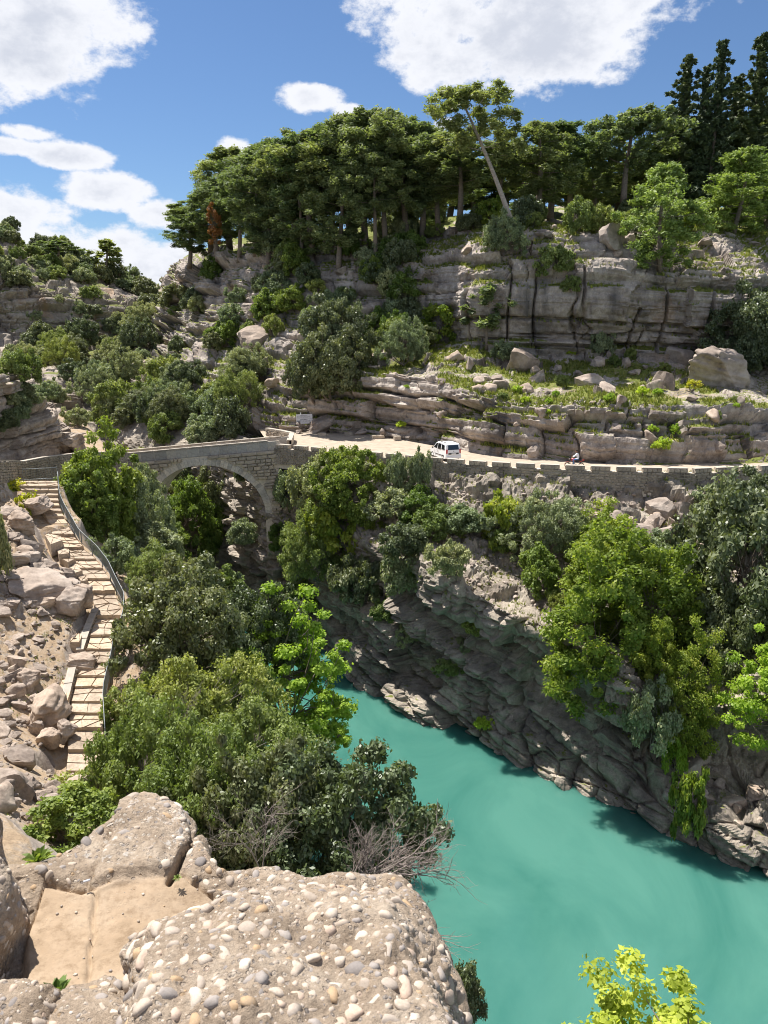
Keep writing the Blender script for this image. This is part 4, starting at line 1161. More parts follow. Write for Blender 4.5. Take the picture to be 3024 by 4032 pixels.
shrub_kind('ivy', 'leaf_yellow', 330, 170, .125, .44, (3.6,3.0,4.2), 1, twigs=60, inner=.55, lump=.55, elong=1.3, up=.5)
shrub_kind('oak', 'leaf_oak', 90, 170, .15, .46, (2.2,2.1,1.7), 3, inner=.5)
shrub_kind('green', 'leaf_green', 90, 170, .145, .46, (2.2,2.0,1.8), 3, inner=.5)
shrub_kind('grey', 'leaf_grey', 80, 170, .125, .42, (2.0,1.9,1.5), 3, 'twig', inner=.45)
shrub_kind('olive', 'leaf_olive', 80, 160, .135, .42, (2.0,1.9,1.5), 2, 'twig', inner=.45)
shrub_kind('yellow', 'leaf_yellow', 60, 110, .17, .42, (1.8,1.7,1.5), 1, inner=.5)
shrub_kind('limebush', 'leaf_lime', 40, 90, .12, .32, (1.2,1.2,1.0), 1, inner=.5, low=-.2)
shrub_kind('flower', 'leaf_flower', 26, 40, .10, .22, (.7,.7,.8), 1, 'twig', inner=.5, low=-.1)
# pines
def pine_kind(key, leafm, H, crown_lo, spread, k, n_per, leaf, cr, variants=3, lean=0.0, barkm='bark', flat=.85, seed0=0, top=False, rt=.22, nb=26):
    for v in range(variants):
        rs = np.random.RandomState(abs(hash_(key))%9999+v*31+seed0)
        pts = []; x = y = 0.0
        for i in range(9):
            t = i/8; pts.append(Vector((lean*t*H+.25*math.sin(3*t+v), .2*math.sin(4*t+v*2), t*H*.93)))
        mb = MB(); mb.tube(pts, [rt*(1-.8*i/8)+.03 for i in range(9)], 8)
        cs = []; rad = []
        for b in range(nb):
            t = crown_lo+(1-crown_lo)*(b+.5)/nb
            f = t*8; i = min(int(f), 7); o = pts[i].lerp(pts[i+1], f-i)
            a = b*2.4+rs.rand()*1.2
            prof = math.sin(math.pi*min(1, max(.05, ((t-crown_lo)/(1-crown_lo))*.80+.18)))**.7
            if top: prof = .35+.65*math.sin(math.pi*min(1, ((t-crown_lo)/(1-crown_lo))*.75+.2))
            L_ = spread*prof*(.55+.6*rs.rand())
            e = o+Vector((math.cos(a)*L_, math.sin(a)*L_, L_*(-.05+.62*rs.rand())))
            m = o.lerp(e, .5)+Vector((0,0,-.08*L_))
            mb.tube([o, m, e], [rt*.35*(1.15-t), rt*.22*(1.15-t)+.01, .015], 4, cap=False)
            m_ = max(2, int(k/nb))
            for j in range(m_):
                s = .35+.65*rs.rand()**.6; c = o.lerp(e, s)+Vector(rs.normal(size=3)*np.array((.30,.30,.30))*L_*.65)
                cs.append(tuple(c)); rad.append(cr*(.45+.95*rs.rand())*(.7+.3*s))
        for j in range(int(k*.12)):
            c = pts[8]+Vector(rs.normal(size=3)*np.array((.4,.4,.25))*spread*.35); cs.append(tuple(c)); rad.append(cr*.8)
        cm = crown_mesh('crown', np.array(cs), np.array(rad), n_per, leaf, M[leafm], 77+v+seed0, flat=flat, up=.25, elong=2.5, shell=.2)
        ca = np.array(cs); KIND.setdefault(key, []).append((cm, mb.mesh('trunk', M[barkm], smooth=True), float(ca[:,2].max()+cr*.5), float(np.percentile(ca[:,0], 97)-np.percentile(ca[:,0], 3)+cr)))
pine_kind('pine', 'leaf_pine', 16, .28, 3.3, 200, 165, .125, .62, 3, rt=.26, nb=30)
pine_kind('tallpine', 'leaf_pine', 18, .48, 3.5, 150, 165, .13, .66, 2, rt=.24, nb=24, top=True)
pine_kind('leanpine', 'leaf_pine', 17, .55, 3.6, 130, 150, .15, .60, 1, lean=-.27, barkm='palebark', rt=.20, nb=24, top=True)
pine_kind('umbrellapine', 'leaf_pine', 10, .42, 4.2, 140, 150, .16, .62, 1, lean=.05, rt=.26, nb=22, top=True)
pine_kind('youngpine', 'leaf_softpine', 9, .05, 2.6, 140, 190, .10, .5, 2, rt=.13, nb=34, flat=.7)
pine_kind('sparsepine', 'leaf_pine', 9, .35, 2.3, 44, 60, .30, .6, 2, rt=.14, nb=15)
def fir_kind(key, H, spread, variants=2):
    for v in range(variants):
        rs = np.random.RandomState(500+v)
        mb = MB(); mb.tube([(0,0,0),(0,0,H*.5),(0,0,H*.98)], [.3,.18,.03], 7)
        cs = []; rad = []; nb = 88
        for b in range(nb):
            t = .10+.88*(b+.5)/nb; a = b*2.4+rs.rand()
            L_ = spread*(1-t)**.75*(.55+.7*rs.rand())+.12
            o = Vector((0,0,t*H)); e = o+Vector((math.cos(a)*L_, math.sin(a)*L_, L_*.38))
            mb.tube([o, e], [.05*(1.1-t), .012], 3, cap=False)
            for s in np.linspace(.25, 1.0, max(2, int(L_*2.2))):
                c = o.lerp(e, s)+Vector((0,0,-.10*L_)); cs.append(tuple(c)); rad.append((.24+.30*(1-t))*(1.15-.55*s))
        cm = crown_mesh('crown', np.array(cs), np.array(rad), 62, .26, M['leaf_fir'], 88+v, flat=.9, up=.2, elong=2.2, shell=.2)
        KIND.setdefault(key, []).append((cm, mb.mesh('trunk', M['bark'], smooth=True), H, spread*2))
fir_kind('cypress', 22, 3.6)
VR = random.Random(11)
CNT = {}
def plant(kind, name, label, cat, base, h=None, wd=None, group=None, rz=None, variant=None, tilt=0, sink=.0, squash=1.0):
    if wd and wd > 5.2 and 'big_'+kind in KIND: kind = 'big_'+kind
    var = KIND[kind]; k = CNT.get(kind, 0); CNT[kind] = k+1
    cm, bm, H, W_ = var[(variant if variant is not None else k) % len(var)]
    sz = (h/H) if h else (wd/W_); sx = (wd/W_) if wd else sz
    root = empty(name, Vector(base)-Vector((0,0,sink*sz)), rz if rz is not None else VR.uniform(0, 6.28))
    if tilt: root.rotation_euler = (VR.uniform(-tilt, tilt), VR.uniform(-tilt, tilt), root.rotation_euler.z)
    root.scale = (sx, sx*squash, sz)
    tag(root, label, cat, group)
    link('trunk', bm, root); link('crown', cm, root)
    return root
def plant_px(kind, name, label, cat, px, py_base, w_px, h_px, group=None, Y=None, **kw):
    """stand a plant where the ground lies behind that spot of the photograph; sizes measured there"""
    if Y is None:
        h, n = drop(px, py_base)
        if h is None: return None
        base = h
    else: base = P(px, py_base, Y)
    dep = (base-EYE).length
    s = dep/FPX*math.cos(math.atan2(py_base-2016, FPX))
    hh_ = h_px*s
    if py_base < 1700: hh_ = P(px, py_base-h_px, base.y).z-P(px, py_base, base.y).z
    return plant(kind, name, label, cat, base, h=hh_, wd=w_px*s, group=group, **kw)
# ------------------------------------------------------------------ plants of the photograph
PP = plant_px
SCAT = []
# left bank, near: big bushes between the stairs and the water
PP('big_oak','evergreen_bush','large rounded grey-green evergreen bush beside the railing, right of the stair bend','bush',730,2690,480,440, Y=44)
PP('big_oak','evergreen_bush','dark evergreen bush crowding the river side of the large rounded bush','bush',1010,2640,330,330, Y=50, variant=1)
PP('big_olive','evergreen_bush','light olive bush on the slope just above the large rounded bush','bush',620,2350,220,180, Y=53)
PP('lime','plane_tree','bright lime green plane tree leaning out over the turquoise water','tree',1140,2900,430,560, Y=49, rz=.4)
PP('lime','plane_tree','low bright lime branch crown hanging over the water beside the plane tree','tree',1260,2990,260,260, Y=47, rz=2.4)
PP('big_olive','heather_bush','broad fresh green bush with grey twigs at the foot of the stairs','bush',600,3300,470,500, Y=28, variant=0)
PP('big_olive','heather_bush','greyish twiggy bush between the railing foot and the plane tree','bush',790,3000,470,400, Y=37, variant=1)
PP('olive','heather_bush','small grey-green bush at the lower end of the railing','bush',530,2880,190,190, Y=37)
PP('green','broadleaf_bush','small fresh green bush with reddish shoots beside the plane tree trunk','bush',930,2880,260,300, Y=42)
PP('big_olive','heather_bush','yellowish green bush above the foreground rock, left of the large dark bush','bush',820,3420,520,520, Y=23, variant=0)
PP('big_oak','holm_oak','large dark holm oak spreading over the water above the dead branches','tree',1280,3530,660,580, Y=22.5, variant=0, rz=1.2)
PP('big_oak','holm_oak','darker holm oak crown just left of the spreading one, grey stems showing','tree',1010,3500,500,560, Y=22, variant=1)
PP('green','broadleaf_bush','low light green bush left of the foreground ridge','bush',300,3330,330,220, Y=22)
PP('olive','broadleaf_bush','thin olive sprays over the last flagstones of the stairs','bush',350,3190,230,160, Y=29)
PP('big_olive','broadleaf_bush','green bush filling the gap between the twiggy bush and the holm oak','bush',1050,3180,460,400, Y=31, variant=1)
# around the stair top and the bridge
PP('tall_green','broadleaf_tree','leafy bright green tree in front of the left end of the bridge','tree',415,2240,280,450, Y=66, variant=0)
PP('tall_green','broadleaf_tree','lower green tree crown by the top flight of the railing','tree',350,2160,200,260, Y=63, variant=1)
PP('grey','olive_tree','grey-green olive bush below the left spring of the arch','bush',600,2250,230,310, Y=70)
PP('grey','olive_tree','small grey-green bush beside the upper railing','bush',450,2260,150,140, Y=57)
PP('grey','olive_tree','grey olive sprays in front of the left spandrel of the bridge','bush',575,1990,110,160, Y=82)
PP('green','broadleaf_tree','dark green tree standing in the gorge under the arch','tree',760,2230,250,330, Y=97, variant=2)
PP('oak','broadleaf_tree','dark evergreen at the far side of the gorge under the arch','tree',930,2060,230,250, Y=100)
PP('olive','olive_tree','thin olive green bush under the crown of the arch','bush',880,1960,190,170, Y=106)
PP('grey','olive_tree','small grey bush on the ledge left of the pinkish boulder','bush',560,2290,150,120, Y=62)
PP('limebush','broadleaf_bush','small fresh green bush on the ledge right of the pinkish boulder','bush',720,2340,150,90, Y=62)
PP('olive','olive_tree','bush with grey twigs above the large rounded bush by the ledge','bush',830,2400,220,150, Y=58)
# right end of the bridge and below the road wall
L1 = [('green',1375,2060,320,360,'leafy green bush at the right end of the bridge, below the parking bay'),
 ('grey',1215,2010,190,230,'grey-green bush hugging the right abutment of the bridge'),
 ('olive',1260,2290,330,340,'large olive bush hanging on the cliff right of the arch'),
 ('grey',1128,1990,110,170,'small grey bush at the joint of bridge and road wall'),
 ('grey',1340,1960,260,220,'pale bush in front of the parking bay, left of the leafy green one'),
 ('yellow',1330,2180,260,250,'yellowish green bush in the middle of the hanging thicket'),
 ('green',1130,2180,150,150,'small dark green bush low beside the arch foot'),
 ('oak',1420,2390,240,250,'dark evergreen bush low on the cliff under the thicket'),
 ('olive',1200,2420,200,190,'olive bush low on the cliff below the abutment'),
 ('grey',1560,1900,120,230,'thin grey olive tree rising in front of the parking bay'),
 ('grey',1655,1900,130,250,'grey olive tree right in front of the white van'),
 ('grey',1560,2020,280,230,'broad grey olive bush below the road wall left of the van'),
 ('green',1650,2060,200,170,'fresh green bush below the road wall under the van'),
 ('olive',1730,2080,260,240,'olive green bush below the road wall right of the van'),
 ('grey',1830,2060,230,200,'pale grey-green bush below the road wall'),
 ('grey',1960,2080,240,260,'grey olive bush left of the loose boulders'),
 ('yellow',1970,2140,190,220,'yellow-green bush in front of the grey olive bushes'),
 ('grey',2170,2200,300,290,'large pale grey olive bush above the hanging lime thicket'),
 ('grey',2060,2010,200,180,'small grey olive bush close under the road wall'),
 ('grey',1620,2350,230,250,'grey olive bush clinging to the middle of the gorge wall'),
 ('grey',1760,2270,170,170,'small grey bush on a ledge of the gorge wall'),
 ('oak',1590,2200,200,170,'dark bush in a crack of the gorge wall'),
 ('grey',2560,2260,220,200,'grey bush right of the top of the hanging lime thicket'),
 ('green',2120,2330,190,230,'dark green bush left of the hanging lime thicket'),
 ('olive',1880,2500,120,110,'tuft of green halfway down the gorge wall'),
 ('green',1990,2180,120,130,'dark tuft of leaves below the yellow-green bush'),
 ('olive',1520,2440,120,90,'olive tuft low on the gorge wall'),
 ('grey',2810,2040,240,280,'feathery grey-green tree standing in front of the right part of the road wall')]
for kd, x, y, w_, h_, lb in L1:
    if y < 2090 and x > 1700: h_ *= .62; w_ *= .8; y += 34
    elif y < 2060 and x > 1450: h_ *= .72; w_ *= .8; y += 22
    PP(kd, 'bush', lb, 'bush', x, y, w_*.84, h_*.80)
PP('ivy','creeper_thicket','huge yellow-green leafy thicket hanging over the gorge wall','thicket',2420,2760,560,620, Y=55, squash=.7, rz=.3)
PP('ivy','creeper_thicket','lower yellow-green curtain of the hanging thicket on the cliff','thicket',2600,2960,330,480, Y=51.5, squash=.6, rz=2.1)
PP('ivy','creeper_thicket','leafy top of the hanging thicket under the loose boulders','thicket',2370,2430,370,380, Y=60, rz=4.0)
PP('grey','bush','pale grey tuft at the bottom of the hanging thicket','bush',2560,2950,200,260, Y=49.5)
PP('big_oak','evergreen_tree','large dark evergreen filling the right edge below the road wall','tree',2900,2560,520,560, Y=60, variant=0)
PP('big_oak','evergreen_tree','second dark evergreen lower on the right edge of the gorge wall','tree',2860,2800,400,480, Y=56, variant=1)
PP('oak','evergreen_tree','green tree at the right edge under the road wall','tree',3000,2120,260,230, Y=66)
PP('lime','plane_tree','bright lime tree at the right edge above the sunlit ledge','tree',3080,3000,330,480, Y=47, rz=1.0)
PP('yellow','bush','light green bush hanging over the low ledge by the water','bush',2700,3300,110,260, Y=45.2)
PP('limebush','bush','small green bush on the sunlit slab at the waterline','bush',1905,2880,70,60)
PP('limebush','bush','small sprig of green above the low ledge','bush',2650,3080,80,180, Y=49)
# foreground, right
PP('gold','plane_tree','yellow-lime treetop rising at the bottom edge in front of the river','tree',2650,4660,900,590, Y=10.2, rz=.9)
PP('oak','evergreen_bush','small dark leafy bush behind the right flank of the foreground rock','bush',1810,4060,150,290, Y=6.2)
# terrace and upper slope, singled out
PP('big_oak','evergreen_tree','dark round evergreen tree at the foot of the middle slope, above the sign','tree',1305,1580,260,270)
PP('big_oak','evergreen_tree','grey-green crown of the tree just above the dark round one on the slope','tree',1320,1430,240,250, variant=1)
PP('oak','evergreen_tree','dark tree low beside the round evergreen above the sign','tree',1240,1590,180,240)
PP('grey','olive_tree','grey round tree beside the dark evergreen on the slope','tree',1590,1440,160,170)
PP('yellow','bush','bright yellow-green round bush at the left foot of the big cliff','bush',1730,1340,160,140)
PP('sparsepine','young_pine','slender young pine at the left end of the big cliff','tree',1915,1380,130,260)
PP('grey','bush','little grey tree against the foot of the big cliff','bush',2365,1400,75,120)
PP('grey','bush','grey bush on the grassy terrace left of the cliff foot','bush',1985,1425,80,80)
PP('olive','bush','olive bush growing from the upper face of the big cliff','bush',2190,1100,130,130)
PP('olive','bush','small bush under the lip of the big cliff','bush',2250,1150,70,60)
PP('oak','bush','dark bush with bare twigs over the cave at the right edge','tree',2950,1440,300,300)
PP('oak','bush','dark bush behind the great boulder at the right edge','bush',3040,1500,230,280)
PP('youngpine','young_pine','soft light green pine growing over the lip of the big cliff','tree',2600,1075,270,440)
PP('youngpine','young_pine','soft green young pine on the plateau at the right edge','tree',2900,930,250,340)
PP('youngpine','young_pine','light green young pine behind the cliff lip','tree',3010,900,230,300)
PP('leanpine','leaning_pine','tall leaning pine with a bare pale trunk at the cliff edge','tree',2020,888,330,545, rz=0, Y=108)
PP('umbrellapine','umbrella_pine','dark flat-topped pine standing alone against the sky','tree',2455,800,270,380, Y=125)
PP('grey','bush','grey bush draped over the left corner of the big cliff','bush',1985,1010,170,160)
PP('limebush','flowering_bush','yellow-green flowering shrub at the foot of the right terrace wall','bush',2600,1785,60,60)
PP('flower','flowering_bush','yellow flowering plant next to the great boulder','bush',2725,1545,45,50)
PP('flower','flowering_bush','tall yellow flowering plant among the rocks left of the stairs','bush',125,2060,75,110, Y=58)
PP('flower','flowering_bush','small yellow flowering plant at the stair landing wall','bush',66,1950,60,55, Y=61)
PP('limebush','bush','grey-green plant beside the yellow flowers at the landing','bush',30,1975,60,70, Y=60.5)
PP('grey','bush','dark spiny bush at the left edge among the boulders','bush',-10,2330,110,330, Y=46)
# pines on the plateau, one by one: x, base y, width, height, kind
PN = [(860,1030,210,330),(940,1035,210,370),(1010,1010,220,420),(1085,1020,230,440),(1150,1000,230,460),(1230,1000,250,480),(1300,985,260,500),(1370,975,260,530),(1440,985,280,560),(1520,990,280,560),
      (1590,960,260,500),(1660,950,260,460),(1730,930,250,420),(1800,920,250,400),(2110,880,250,400),(2180,870,260,390),(2250,860,240,330),(1480,1060,230,470),(1345,1080,220,420),(1060,1060,200,300),(1180,1060,200,330),
      (2520,850,240,260),(2680,850,260,300),(2860,840,280,370),(2990,850,280,420),(1970,880,220,330),(2330,860,200,240)]
for i, (x, y, w_, h_) in enumerate(PN):
    hh, n_ = drop(x, y)
    Yb = hh.y if hh is not None else 135
    if hh is None or hh.y > 175: Yb = 138
    kd = 'tallpine' if i % 4 == 1 else 'pine'
    PP(kd, 'pine_tree', 'tall dark pine of the grove on the plateau above the cliffs', 'tree', x, y, w_, h_, group='pines on the plateau', Y=Yb); SCAT.append((bpy.context.scene.collection.objects[-1].parent, x, y, 'front row'))
BK = [(820,1000),(905,985),(990,960),(1060,950),(1130,945),(1210,930),(1290,925),(1400,915),(1500,905),(1600,900),(1700,890),(1780,880),(1860,880),(1990,860),(2060,860),(2140,850),(2230,845),(2320,845),(2420,845),(2560,835),(2650,835),(2740,830),(2830,835),(2920,830),(3010,830),(3080,830)]
for i, (x, y) in enumerate(BK):
    if i % 4 == 2 and x < 2300: continue
    PP('pine', 'pine_tree', 'tall dark pine of the grove on the plateau above the cliffs', 'tree', x, y, 250+VR.uniform(-30,30), (250 if x < 900 else 360 if x < 1640 else 250 if x < 1960 else 300 if x < 2230 else 170)*VR.uniform(.75,1.15), group='pines on the plateau', Y=158); SCAT.append((bpy.context.scene.collection.objects[-1].parent, x, y, 'back row'))
PP('pine', 'pine_tree', 'lone wide pine leaning out at the left end of the grove', 'tree', 745,1060,190,240, Y=152)
PP('sparsepine', 'pine_tree', 'lone slender pine on the far left skyline', 'tree', 425,1095,100,150, Y=215)
PP('sparsepine', 'pine_tree', 'short round pine on the far left skyline', 'tree', 228,1010,95,62, Y=200)
for i, (x, y, w_, h_) in enumerate([(2660,860,250,655),(2785,860,230,710),(2735,850,200,600),(2935,850,270,725),(2860,850,260,560),(3030,850,260,600),(2610,850,230,420)]):
    PP('cypress', 'cypress_tree', ['dark pointed cypress, leftmost of the tall spires at the right','dark pointed cypress, second tall spire from the left','dark pointed cypress between the two left spires','tallest dark cypress at the right of the sky','broad dark cypress filling the gap between the spires','dark cypress cut by the right edge of the picture','shorter dark cypress left of the tall spires'][i], 'tree', x, y, w_, h_, Y=[130,127,135,128,136,133,138][i], group='cypresses at the right')
PP('rust','rusty_branch','rust coloured dead pine bough in the left end of the grove','tree',845,960,60,150, Y=140)
# scattered bushes: (count, x range, y range, kinds, width range, label, group)
SC = [
 (34, (560,1560), (1040,1400), ('oak','grey','green','olive'), (70,150), 'evergreen bush on the rocky middle slope below the pines', 'bushes on the middle slope'),
 (30, (430,1150), (1480,1750), ('oak','grey','olive','grey'), (90,190), 'grey-green bush on the wooded slope behind the bridge', 'bushes behind the bridge'),
 (18, (300,620), (1380,1730), ('oak','grey','olive'), (80,160), 'bush on the valley side behind the left end of the bridge', 'bushes in the upper valley'),
 (16, (0,330), (1340,1520), ('grey','olive','oak'), (80,150), 'bush at the foot of the far left canyon wall', 'bushes under the far canyon wall'),
 (24, (330,780), (1150,1520), ('grey','oak','olive','grey'), (40,85), 'low bush among the ledges of the upper valley side', 'low bushes on the valley side'),
 (50, (-20,640), (900,1130), ('grey','oak','olive','grey'), (50,90), 'bush on the skyline of the far left canyon wall', 'bushes on the far left skyline'),
 (16, (-20,640), (1120,1360), ('grey','oak'), (35,75), 'small bush on a ledge of the far left canyon wall', 'bushes on the canyon wall ledges'),
 (26, (1560,3024), (860,960), ('oak','grey','olive','yellow'), (70,150), 'bush along the lip of the plateau below the trees', 'bushes on the plateau lip'),
 (16, (850,1620), (930,1060), ('oak','grey','green'), (80,150), 'bush under the pine grove', 'bushes under the pine grove'),
 (14, (1500,1760), (1000,1360), ('oak','grey','green'), (90,170), 'bush in the gully left of the big cliff', 'bushes in the gully'),
 (24, (1450,2900), (1400,1790), ('limebush','olive','limebush'), (22,60), 'small green bush in a crack of the terraced rock', 'small bushes on the terraces'),
 (16, (1250,2900), (2000,2750), ('olive','grey','green'), (45,110), 'small bush clinging to the gorge wall', 'small bushes on the gorge wall'),
 (8, (680,1000), (1850,2200), ('oak','green','grey'), (90,160), 'bush on the gorge side seen through the arch', 'bushes seen through the arch'),
 (10, (0,330), (1560,1760), ('grey','oak'), (70,130), 'bush beside the rock outcrop of the left road', 'bushes by the left road'),
]
for n_, xr, yr, kds, wr, lb, gp_ in SC:
    made = 0; tries = 0
    while made < n_ and tries < n_*6:
        tries += 1
        x, y = VR.uniform(*xr), VR.uniform(*yr)
        h, nn_ = drop(x, y)
        if h is None or h.y < 40: continue
        if 'skyline' in lb and h.y < 150: continue
        if nn_.z < (.05 if 'wall' in lb or 'crack' in lb else .2): continue
        if abs(h.z-21) < .25 and h.x > -14 and h.y < 102: continue      # not on the road
        if gp_ == 'bushes by the left road' and (h.y < 70 or (h.x+34)**2 < 9): continue
        w_ = VR.uniform(*wr)*.84; kd_ = VR.choice(kds); r_ = plant_px(kd_, 'shrub' if wr[1] <= 90 else 'bush', lb, 'bush', x, y, w_, w_*VR.uniform(.7,1.1), group=gp_, sink=.2, tilt=.15)
        made += 1; SCAT.append((r_, x, y, {'oak':'dark','grey':'greyish','olive':'olive green','green':'fresh green','yellow':'yellowish','limebush':'bright green'}[kd_]))
# bushes at the feet of the near left bank, under the big ones
for i in range(12):
    Yq = VR.uniform(24, 62); X = -np.interp(Yq, [20,28,35,45,52,62,75], [3,6,9.5,11,13.5,17,21])+VR.uniform(-1.2,1.5)
    b = Vector((X, Yq, ground_z(X, Yq)))
    plant(VR.choice(('green','olive','oak')), 'bush', 'bush in the thicket between the stairs and the river', 'bush', b, wd=VR.uniform(2.6,4.2), h=VR.uniform(2.0,3.4), group='thicket on the left bank'); SCAT.append((bpy.context.scene.collection.objects[-1].parent, X, -Yq, 'leafy'))
for i in range(10):
    Yq = VR.uniform(64, 84); X = -np.interp(Yq, [62,75,85], [19,24,28])+VR.uniform(-2.5,2)
    b = Vector((X, Yq, ground_z(X, Yq)))
    plant(VR.choice(('green','grey','oak')), 'bush', 'bush in the thicket left of the arch', 'bush', b, wd=VR.uniform(2.6,4.6), h=VR.uniform(2.2,4.0), group='thicket left of the arch'); SCAT.append((bpy.context.scene.collection.objects[-1].parent, X, -Yq, 'leafy'))
# dead branching shrub over the water
def dead_shrub(base, label, targets, seed, r0=.032):
    rs = random.Random(seed); root = empty('dead_shrub', base); tag(root, label, 'dead shrub'); B = Vector(base)
    def grow(mb, p, d, L_, r, lvl):
        pts = [p]; n = 4; q = p.copy(); dd = d.copy()
        for i in range(n):
            dd = (dd+Vector((rs.gauss(0,.16), rs.gauss(0,.16), rs.gauss(0,.12)))).normalized(); q = q+dd*L_/n; pts.append(q.copy())
            if lvl < 4 and i >= 0:
                for _ in range(2 if lvl < 3 else 1):
                    s = (dd+Vector((rs.gauss(0,.55), rs.gauss(0,.55), rs.gauss(0,.45)))).normalized()
                    grow(mb, q.copy(), s, L_*rs.uniform(.38,.62), r*.5, lvl+1)
        mb.tube(pts, [r*(1-.5*i/n) for i in range(n+1)], 4 if lvl < 2 else 3, cap=False)
    for t in targets:
        mb = MB(); v = Vector(t)-B; grow(mb, Vector((0,0,0)), v.normalized(), v.length*.72, r0, 1); mb.build('branch', M['twig'], root, smooth=True)
b0 = P(1330,3520,13.0)
dead_shrub(b0, 'bare grey dead shrub reaching out over the river behind the foreground rock', [P(1740,3270,13.2), P(1720,3450,12.6), P(1600,3290,13.5), P(1690,3640,12.0), P(1500,3330,13.3)], 4)
dead_shrub(P(1030,3440,17), 'grey bare stems standing inside the dark holm oak', [P(960,3200,16.5), P(1040,3180,16.4)], 9, .02)
dead_shrub(P(700,2960,33), 'grey bare twigs poking from the twiggy bush below the railing', [P(640,2740,32), P(760,2760,32), P(560,2800,32.5)], 12, .03)
# grass: thin blades and tufts on the terraces and ledges
def grass_on(name, P_, N_, mask, n, hgt, seed, nb=5):
    rs = np.random.RandomState(seed); idx = np.where(mask)[0]
    if len(idx) == 0: return
    i = idx[rs.randint(len(idx), size=n)]
    base = P_[i]+rs.normal(size=(n,3))*np.array([.12,.12,0]); 
    v = []; a = rs.rand(n*nb)*6.28; b = np.repeat(base, nb, 0)+rs.normal(size=(n*nb,3))*np.array([.07,.07,0])
    h = hgt*(.5+rs.rand(n*nb)); w_ = hgt*.14*(.6+rs.rand(n*nb)); d = np.stack([np.cos(a), np.sin(a), np.zeros_like(a)], 1)
    lean = rs.normal(size=(n*nb,3))*.35; tipp = b+np.stack([lean[:,0]*h, lean[:,1]*h, h], 1)
    b[:,2] -= .03
    v = np.stack([b-d*w_[:,None], b+d*w_[:,None], tipp], 1).reshape(-1,3)
    rnd = np.repeat(np.clip(np.repeat(rs.rand(n), nb)*.7+rs.rand(n*nb)*.3, 0, 1), 3)
    me = np_mesh(name, v, tris=np.arange(len(v)).reshape(-1,3), mats=[M['grass']], smooth=False, attrs={'rnd': rnd})
    o = link(name, me); tag(o, kind='stuff'); return o
vu = np.clip(un_[:,2], 0, 1); m_ = (vu > .62) & (up_[:,1] < 125) & (vnoise(up_*.22, 41) > .42) & (up_[:,2] > 21.6)
grass_on('grass', up_, un_, m_, 13000, .34, 1)
mb_ = (bn_[:,2] > .6) & (vnoise(bp_*.35, 44) > .52) & (bp_[:,1] > 14) & (bp_[:,1] < 66) & (bp_[:,0] < -9)
grass_on('grass', bp_, bn_, mb_, 4500, .12, 2)
mg = (gn[:,2] > .5) & (gp[:,2] > 11) & (gp[:,1] < 90)
grass_on('grass', gp, gn, mg, 3500, .25, 3)
# ------------------------------------------------------------------ loose rocks
def rock_shape(seed, sub=3, cuts=11, rough=.10, flat=1.0, bed=0.0):
    rs = np.random.RandomState(seed)
    import bmesh
    bm = bmesh.new(); bmesh.ops.create_icosphere(bm, subdivisions=sub, radius=1)
    V = np.array([v.co[:] for v in bm.verts]); Fc = np.array([[v.index for v in f.verts] for f in bm.faces]); bm.free()
    V[:,2] *= flat
    for _ in range(cuts):
        n = rs.normal(size=3); n[2] *= 1.0; n /= np.linalg.norm(n); d = rs.uniform(.45, .82)
        h = V@n; over = np.maximum(0, h-d); V = V-n*over[:,None]*.96
    V = V/np.abs(V).max(0)*np.array([1,1,1])
    if bed:
        z = V[:,2]*5+rs.rand()*9; fr = z-np.floor(z); V[:,:2] *= (1-bed*np.exp(-(np.minimum(fr, 1-fr)/.10)**2))[:,None]
        V[:,:2] *= (1+.10*(h1(np.floor(z).astype(np.int64), seed)-.5))[:,None]
    nn = V/np.linalg.norm(V, axis=1, keepdims=True)
    V = V+nn*(rough*fbm(V*1.7+seed, 4, seed))[:,None]+nn*(rough*.35*fbm(V*6+seed, 3, seed+4))[:,None]
    return V*.5, Fc
RK = []
for i in range(12):
    V, Fc = rock_shape(300+i, 3, 10+i % 4, .22, 1.0, .10 if i % 2 else 0)
    RK.append(np_mesh('rock', V, tris=Fc, mats=[M['boulder']], smooth=i % 3 == 0))
BR = []
for i in range(5):
    V, Fc = rock_shape(340+i, 5, 12, .20, 1.0, .07)
    BR.append(np_mesh('boulder', V, tris=Fc, mats=[M['boulder']], smooth=True))
RR = random.Random(21)
def rock(base, size, label, group=None, lib=None, name='rock', rot=None, sink=.25):
    lib = lib or RK
    o = link(name, lib[RR.randrange(len(lib))], None, Vector(base)+Vector((0,0,size[2]*(.5-sink))), rot or (RR.uniform(-.25,.25), RR.uniform(-.25,.25), RR.uniform(0,6.28)), size)
    tag(o, label, name, group); return o
def rock_px(px, py, w_px, h_px, label, Y=None, group=None, lib=None, name='rock', depth=.8, **kw):
    if Y is None:
        h, n = drop(px, py)
        if h is None: return
    else: h = P(px, py, Y)
    s = (h-EYE).length/FPX*.97
    return rock(h, (w_px*s, w_px*s*depth, h_px*s*1.25), label, group, lib, name, **kw)
